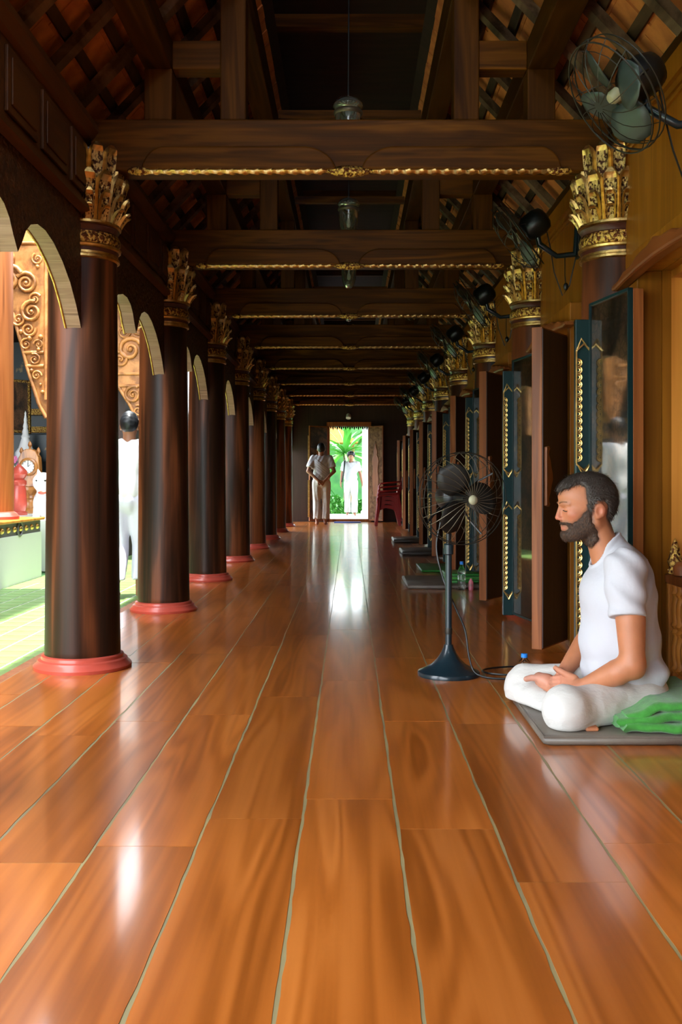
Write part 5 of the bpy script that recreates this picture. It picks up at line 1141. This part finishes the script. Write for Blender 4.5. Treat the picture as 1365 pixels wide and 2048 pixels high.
def F_head(P):
    f = head_core(P)
    for s in (-1, 1):
        f = smax(f, -sd_el(P, hp(1124, 1017.5, s * 0.031), (0.017, 0.017, 0.0095)), 0.010)
        f = smin(f, sd_rc(P, hp(1121.5, 1007, s * 0.010), hp(1134, 1007.5, s * 0.044), 0.0075, 0.007), 0.010)
        f = smin(f, sd_el(P, hp(1133, 1017.5, s * 0.031), (0.0135, 0.0155, 0.0105)), 0.003)
    n = chain(P, [hp(1122.5, 1011), hp(1119, 1024), hp(1116.5, 1035)], [0.0075, 0.0088, 0.0108]); f = smin(f, n, 0.008)
    for s in (-1, 1):
        f = smin(f, sd_el(P, hp(1122, 1037.5, s * 0.0115), (0.0105, 0.0075, 0.0075)), 0.005)
        f = smax(f, -sd_el(P, hp(1119.5, 1042.5, s * 0.008), (0.006, 0.0035, 0.003)), 0.002)
    f = smin(f, sd_el(P, hp(1127.5, 1052.5), (0.010, 0.022, 0.0052)), 0.004); f = smin(f, sd_el(P, hp(1128.5, 1058.5), (0.010, 0.020, 0.0058)), 0.004)
    for s in (-1, 1):
        e = sd_el(P, hp(1191, 1020, s * 0.078), (0.0235, 0.0095, 0.0295)); e = smin(e, sd_el(P, hp(1186, 1032, s * 0.074), (0.010, 0.007, 0.010)), 0.008)
        e = smax(e, -sd_el(P, hp(1188, 1021, s * 0.089), (0.0125, 0.0085, 0.0175)), 0.004); f = smin(f, e, 0.006)
    return smin(f, sd_rc(P, hp(1194, 1050), hp(1213, 1112), 0.054, 0.060), 0.018)
arm_n = ([at(1254, 1140, 3.76), at(1262, 1240, 3.71), at(1266, 1325, 3.69)], [0.056, 0.055, 0.045])
fore_n = ([at(1266, 1330, 3.69), at(1235, 1345, 3.72), at(1168, 1373, 3.80)], [0.045, 0.049, 0.029])
arm_f = ([at(1236, 1140, 4.10), at(1192, 1258, 4.17)], [0.056, 0.045]); fore_f = ([at(1192, 1258, 4.17), at(1170, 1288, 4.13), at(1130, 1343, 4.03)], [0.045, 0.047, 0.029])
def F_hands(P):
    pn = smin(sd_rc(P, at(1160, 1369, 3.82), at(1133, 1360, 3.90), 0.022, 0.021), sd_rc(P, at(1158, 1378, 3.81), at(1131, 1376, 3.88), 0.021, 0.019), 0.02)
    fg = None
    for i in range(4):
        L = (1.0, 1.08, 1.0, 0.82)[i]
        a = at(1129 + i, 1354 + 8.4 * i, 3.905 - 0.008 * i); b = a + (at(1110, 1355 + 8.0 * i, 3.940 - 0.008 * i) - a) * L; c = b + np.array((-0.006, 0.030, -0.010)) * L; e = c + np.array((0.006, 0.020, -0.008)) * L
        g = chain(P, [a, b, c, e], [0.0092, 0.0084, 0.0078, 0.0070]); fg = g if fg is None else np.minimum(fg, g)
    th = chain(P, [at(1150, 1358, 3.85), at(1131, 1347, 3.89), at(1119, 1340, 3.915), at(1112, 1335, 3.935)], [0.017, 0.0125, 0.011, 0.0085])
    f = smin(pn, np.minimum(fg, th), 0.006)
    pf = smin(sd_rc(P, at(1128, 1346, 4.02), at(1117, 1356, 3.99), 0.022, 0.018), sd_rc(P, at(1132, 1350, 4.02), at(1120, 1364, 3.98), 0.02, 0.018), 0.015); fg = None
    for i in range(4):
        a = at(1115 + 1.5 * i, 1355 + 3.5 * i, 3.985 - 0.004 * i); b = a + np.array((-0.008, -0.038, -0.012)); c = b + np.array((0.010, -0.030, -0.008)); e = c + np.array((0.012, -0.018, -0.002))
        g = chain(P, [a, b, c, e], [0.0102, 0.0095, 0.0088, 0.0075]); fg = g if fg is None else np.minimum(fg, g)
    th = chain(P, [at(1124, 1344, 4.01), at(1116, 1339, 3.985), at(1111, 1336, 3.955)], [0.015, 0.012, 0.0088])
    return np.minimum(f, smin(pf, np.minimum(fg, th), 0.006))
def F_feet(P):
    # left foot lying sole-up on the far calf, toes to the left
    f = sd_rc(P, at(1117, 1388, 3.97), at(1096, 1364, 4.03), 0.033, 0.029); f = smin(f, sd_rc(P, at(1096, 1364, 4.03), at(1079, 1356, 4.05), 0.028, 0.024), 0.02)
    f = smin(f, sd_rc(P, at(1094, 1366, 4.06), at(1080, 1360, 4.09), 0.024, 0.02), 0.02); tg = None
    for i in range(5):
        a = at(1079 + 2 * i, 1356 + 0.8 * i, 4.035 + 0.019 * i); L = (0.036, 0.030, 0.027, 0.024, 0.020)[i]; r = (0.0130, 0.0095, 0.009, 0.0085, 0.008)[i]
        b = a + np.array((-0.85, 0.2, -0.02)) * L; c = b + np.array((-0.9, 0.1, -0.25)) * L * 0.6; g = chain(P, [a, b, c], [r, r, r * 0.9]); tg = g if tg is None else np.minimum(tg, g)
    f = smin(f, tg, 0.006); f = smin(f, sd_rc(P, at(1117, 1390, 3.97), at(1122, 1405, 3.93), 0.034, 0.04), 0.02)
    # right foot under the near thigh
    g = sd_rc(P, at(1168, 1444, 3.72), at(1176, 1451, 3.66), 0.028, 0.020); tg = None
    for i in range(5):
        a = at(1170 + 4.5 * i, 1452, 3.65); b = a + np.array((0.004, -0.030, -0.004)); h = sd_rc(P, a, b, 0.009, 0.0085); tg = h if tg is None else np.minimum(tg, h)
    return np.minimum(f, smin(g, tg, 0.006))
def F_man(P):
    f = F_head(P)
    f = smin(f, sd_el(P, hp(1235, 1190), (0.10, 0.145, 0.15)), 0.05); f = smin(f, sd_rc(P, hp(1232, 1128, -0.14), hp(1232, 1128, 0.14), 0.045, 0.045), 0.04); f = smin(f, sd_rc(P, hp(1240, 1230), hp(1258, 1370), 0.11, 0.085), 0.05)
    for pts, rs in (arm_n, fore_n, arm_f, fore_f): f = smin(f, chain(P, pts, rs), 0.022)
    f = smin(f, sd_el(P, at(1272, 1343, 3.69), (0.030, 0.028, 0.026)), 0.02)
    f = smin(f, F_hands(P), 0.014)
    for pts, rs in (([at(1268, 1392, 3.85), at(1140, 1420, 3.68), at(1120, 1405, 3.95)], [0.07, 0.055, 0.04]), ([at(1262, 1380, 4.02), at(1062, 1372, 4.16), at(1140, 1432, 3.85), at(1170, 1455, 3.68)], [0.07, 0.055, 0.045, 0.034])): f = smin(f, chain(P, pts, rs), 0.02)
    return smin(f, F_feet(P), 0.010)
def F_shirt(P):
    u, v = px_of(P)
    f = sd_el(P, hp(1236, 1190), (0.150, 0.178, 0.150)); f = smin(f, sd_el(P, hp(1240, 1282), (0.160, 0.165, 0.165)), 0.06); f = smin(f, sd_el(P, hp(1247, 1345), (0.160, 0.17, 0.072)), 0.05)
    f = smin(f, sd_rc(P, hp(1240, 1128, -0.135), hp(1234, 1128, 0.135), 0.068, 0.068), 0.05); f = smin(f, sd_rc(P, hp(1222, 1094), hp(1242, 1140), 0.064, 0.11), 0.04)
    f = smin(f, sd_rc(P, hp(1300, 1340, -0.09), hp(1300, 1340, 0.09), 0.045, 0.045), 0.05)
    dx = (u - 1240) / 100; dz = (v - 1200) / 100
    # folds: from the armpit down the side, and gathered above the lap
    fo = 0.0065 * np.clip(wob(P * np.array((1.3, 0.8, 0.55), np.float32), 34, 1) * 1.7, -0.35, 1) * np.clip(0.45 + dz * 0.35, 0.35, 1.0) + 0.005 * np.sin((P[:, 0] * 1.0 - P[:, 2] * 0.55) * 70 + 5 * wob(P, 7, 2)) * np.exp(-((u - 1292) / 26) ** 2 - ((v - 1180) / 60) ** 2) + 0.0030 * wob(P, 22, 2) + 0.004 * np.sin(P[:, 2] * 80 + 4 * wob(P, 9, 3)) * np.clip((v - 1300) / 50, 0, 1)
    f = f + fo
    # sleeves
    for a, b in ((at(1250, 1138, 3.76), at(1256, 1234, 3.705)), (at(1236, 1136, 4.10), at(1212, 1215, 4.15))):
        n_ = (b - a) / np.linalg.norm(b - a); g = sd_rc(P, a, b, 0.080, 0.0655) + 0.0025 * wob(P, 26, 1) + 0.0042 * np.sin((P @ np.array((0.75, 0.2, 0.8), np.float32)) * 62 + 5 * wob(P, 9, 2))
        h = (P - b.astype(np.float32)) @ n_.astype(np.float32); g = smax(g, h, 0.004)
        # sleeve head seam: tight join
        f = smin(f, g, 0.016)
    # neck opening with a soft ribbed edge
    nk = sd_rc(P, hp(1208, 1040), hp(1199, 1103), 0.066, 0.0625); f = smax(f, -nk, 0.004)
    rib = np.sqrt((nk - 0.004) ** 2 + np.maximum(np.abs(f) - 0.002, 0) ** 2) - 0.0055
    f = smin(f, rib, 0.004)
    # hem
    return smax(f, (v - 1386) / 506.6 + 0.15 * np.clip((1200 - u) / 100, 0, 1) * 0.25 - 0.0, 0.008)
def F_trs(P):
    u, v = px_of(P)
    f = sd_el(P, hp(1270, 1378), (0.125, 0.175, 0.088))
    n = sd_rc(P, at(1138, 1420, 3.67), at(1278, 1400, 3.84), 0.079, 0.094); n = smin(n, sd_el(P, at(1131, 1420, 3.66), (0.076, 0.076, 0.080)), 0.06); n = smin(n, chain(P, [at(1132, 1432, 3.70), at(1124, 1410, 3.94)], [0.055, 0.045]), 0.02)
    n = n + 0.0042 * np.clip(wob(P * np.array((1.0, 0.5, 0.45), np.float32), 42, 1) * 1.6, -0.3, 1) * np.clip((1425 - v) / 40, 0.12, 1) + 0.0022 * wob(P, 20, 3)
    r = sd_rc(P, at(1062, 1368, 4.16), at(1262, 1372, 4.02), 0.080, 0.095); r = smin(r, sd_el(P, at(1050, 1375, 4.17), (0.083, 0.083, 0.094)), 0.03); r = smin(r, chain(P, [at(1048, 1386, 4.14), at(1110, 1418, 3.92), at(1158, 1446, 3.74)], [0.066, 0.054, 0.05]), 0.03)
    r = r + 0.0040 * np.clip(wob(P * np.array((0.5, 0.8, 1.2), np.float32), 48, 2) * 1.6, -0.3, 1) + 0.0018 * wob(P, 24, 4)
    f = smin(f, n, 0.03); f = smin(f, r, 0.012)
    # hems: near hem drooping by the right foot
    f = smin(f, sd_rc(P, at(1160, 1455, 3.66), at(1186, 1462, 3.66), 0.022, 0.018), 0.03)
    f = smax(f, -(sd_rc(P, at(1102, 1366, 4.02), at(1119, 1390, 3.965), 0.034, 0.040)), 0.008)
    return smax(f, 0.0375 - P[:, 2], 0.012)
HAIR = [(1117, 985), (1128, 979), (1142, 972), (1154, 969), (1163, 975), (1164, 992), (1166, 1008), (1168, 1021), (1177, 1022), (1179, 1008), (1186, 1001), (1200, 1000), (1207, 1010), (1208, 1030), (1212, 1050), (1220, 1064), (1250, 1062), (1262, 1000), (1240, 935), (1165, 928), (1118, 945), (1104, 975)]
BEARD = [(1167, 1016), (1176, 1018), (1179, 1044), (1189, 1060), (1192, 1078), (1180, 1094), (1165, 1088), (1148, 1086), (1122, 1086), (1112, 1072), (1121, 1061.5), (1129, 1061), (1132, 1056), (1130, 1052), (1124, 1050.5), (1112, 1050), (1116, 1043.5), (1128, 1042.5), (1139, 1046), (1148, 1040), (1158, 1028)]
def F_hair(P):
    u, v = px_of(P); d = sd_poly(u, v, HAIR) / 506.6 + 0.0040 * wob(P * np.array((1, 1, 0.5), np.float32), 200, 1)
    f = head_core(P) - 0.011 * np.clip(-d / 0.009, 0, 1) ** 0.6 + 0.0008 + 0.0018 * wob(P, 60, 2) + 0.0014 * np.sin(u * 1.1 + v * 0.8 + 3 * wob(P, 30, 3))
    top = np.clip((985 - v) / 30, 0, 1); f = f - 0.004 * top
    return smax(f, d, 0.007)
def F_beard(P):
    u, v = px_of(P); d = sd_poly(u, v, BEARD) / 506.6 + 0.0040 * wob(P * np.array((1, 1, 0.6), np.float32), 210, 2)
    f = smin(head_core(P), sd_rc(P, hp(1194, 1050), hp(1213, 1112), 0.054, 0.060), 0.018) - 0.0085 * np.clip(-d / 0.012, 0, 1) ** 0.7 + 0.0012 + 0.0016 * wob(P, 150, 1) - 0.005 * np.clip((v - 1060) / 20, 0, 1)
    return smax(f, d, 0.006)
man = thing('person', 'bearded man in white t-shirt and white trousers meditating cross-legged', 'person', (1.10, 3.93, 0.0))
def local(o): o.location = (-1.10, -3.93, 0.0); return o
me = sdf_mesh(F_man, (0.66, 3.50, 0.0), (1.34, 4.34, 1.0), 0.0038, 'body'); me.materials.append(M['skin'])
co = np.empty(len(me.vertices) * 3, np.float32); me.vertices.foreach_get('co', co); co = co.reshape(-1, 3); u, v = px_of(co)
base = np.array((0.46, 0.175, 0.080)); tone = np.tile(base, (len(co), 1)); headm = (co[:, 2] > 0.62)
def blend(c, w):
    global tone
    tone = tone * (1 - w[:, None]) + np.array(c) * w[:, None]
g = lambda px, py, r: np.exp(-(((u - px) / r) ** 2 + ((v - py) / r) ** 2)) * headm
blend((0.52, 0.15, 0.085), 0.8 * g(1115, 1036, 9)); blend((0.52, 0.16, 0.09), 0.6 * g(1140, 1030, 14)); blend((0.54, 0.17, 0.10), 0.75 * g(1195, 1020, 13)); blend((0.46, 0.15, 0.10), 0.9 * g(1125, 1056, 5)); blend((0.36, 0.16, 0.10), 0.6 * g(1128, 1006, 6))
bd = sd_poly(u, v, BEARD); blend((0.13, 0.065, 0.040), 0.85 * headm * np.clip((5 - bd) / 8, 0, 1)); hd_ = sd_poly(u, v, HAIR); blend((0.10, 0.06, 0.045), 0.8 * headm * np.clip((4 - hd_) / 8, 0, 1) * (co[:, 2] > 0.70))
blend((0.53, 0.26, 0.19), np.exp(-((co[:, 0] - 0.74) ** 2 + (co[:, 2] - 0.18) ** 2) / 0.006) * (co[:, 2] < 0.4)); blend((0.55, 0.22, 0.14), 0.6 * np.exp(-((co[:, 0] - 0.82) ** 2 + (co[:, 2] - 0.17) ** 2) / 0.003) * (co[:, 2] < 0.4))
ca = me.color_attributes.new('tone', 'FLOAT_COLOR', 'POINT'); ca.data.foreach_set('color', np.concatenate([tone, np.ones((len(co), 1))], 1).astype(np.float32).ravel())
local(link('body', me, man))
local(sdf_obj(F_shirt, (0.84, 3.56, 0.05), (1.34, 4.30, 0.80), 0.0055, 't_shirt', M['white_cloth'], man))
local(sdf_obj(F_trs, (0.62, 3.50, 0.0), (1.34, 4.36, 0.36), 0.0055, 'trousers', M['white_pants'], man))
hair_o = local(sdf_obj(F_hair, (0.80, 3.80, 0.70), (1.14, 4.06, 1.02), 0.0036, 'hair', M['hair'], man))
beard_o = local(sdf_obj(F_beard, (0.80, 3.82, 0.66), (1.00, 4.04, 0.90), 0.0034, 'beard', M['beard'], man))
# single hairs laid over the caps
def strands(src, comb, n, L, wid, lift, m, name, seed):
    rnd = np.random.RandomState(seed); me = src.data; k = len(me.vertices); c = np.empty(k * 3, np.float32); me.vertices.foreach_get('co', c); c = c.reshape(-1, 3)
    nr = np.empty(k * 3, np.float32); me.vertex_normals.foreach_get('vector', nr); nr = nr.reshape(-1, 3); mb = MB()
    for i in rnd.randint(0, k, n):
        p, nn = c[i], nr[i]; d = comb(p) + rnd.randn(3) * 0.25; d = d - nn * (d @ nn); q = np.linalg.norm(d)
        if q < 1e-3: continue
        d = d / q; s = np.cross(d, nn); l = L * rnd.uniform(0.6, 1.2); a = p - nn * 0.001; b = a + d * l * 0.55 + nn * lift * l; e = a + d * l + nn * lift * l * 0.7
        mb.add([a - s * wid, a + s * wid, b + s * wid * 0.8, b - s * wid * 0.8, e], [(0, 1, 2, 3), (3, 2, 4)])
    return local(mb.build(name, m, man, 80))
strands(hair_o, lambda p: np.array((0.75, 0.0, -0.45 - 1.6 * max(0.0, p[0] - 0.98) / 0.1)) if p[0] > 0.90 else np.array((-0.3, -0.3, -0.6)), 3600, 0.026, 0.0008, 0.18, M['hairlight'], 'hair_strands', 1)
strands(beard_o, lambda p: np.array((-0.25, 0.0, -1.0)), 2600, 0.014, 0.0006, 0.30, M['beard'], 'beard_strands', 2)
mb = MB()
for s in (-1, 1):
    pts = [hp(1126, 1020, s * 0.022), hp(1130, 1022.5, s * 0.031), hp(1137, 1021.5, s * 0.040)]; pts = [p + np.array((-0.0045, s * 0.006, 0)) for p in pts]; mb.tube(spline(pts), 0.0021, 5)
local(mb.build('eyelashes', M['beard'], man))
mb = MB()
for s in (-1, 1):
    pts = [hp(1118, 1006, s * 0.014), hp(1121, 1003.5, s * 0.028), hp(1130, 1004, s * 0.044)]; mb.tube(spline([p + np.array((-0.001, s * 0.003, 0)) for p in pts]), [0.0028] * 6 + [0.0024] * 6 + [0.0015], 5)
local(mb.build('eyebrows', M['brow'], man, 60))
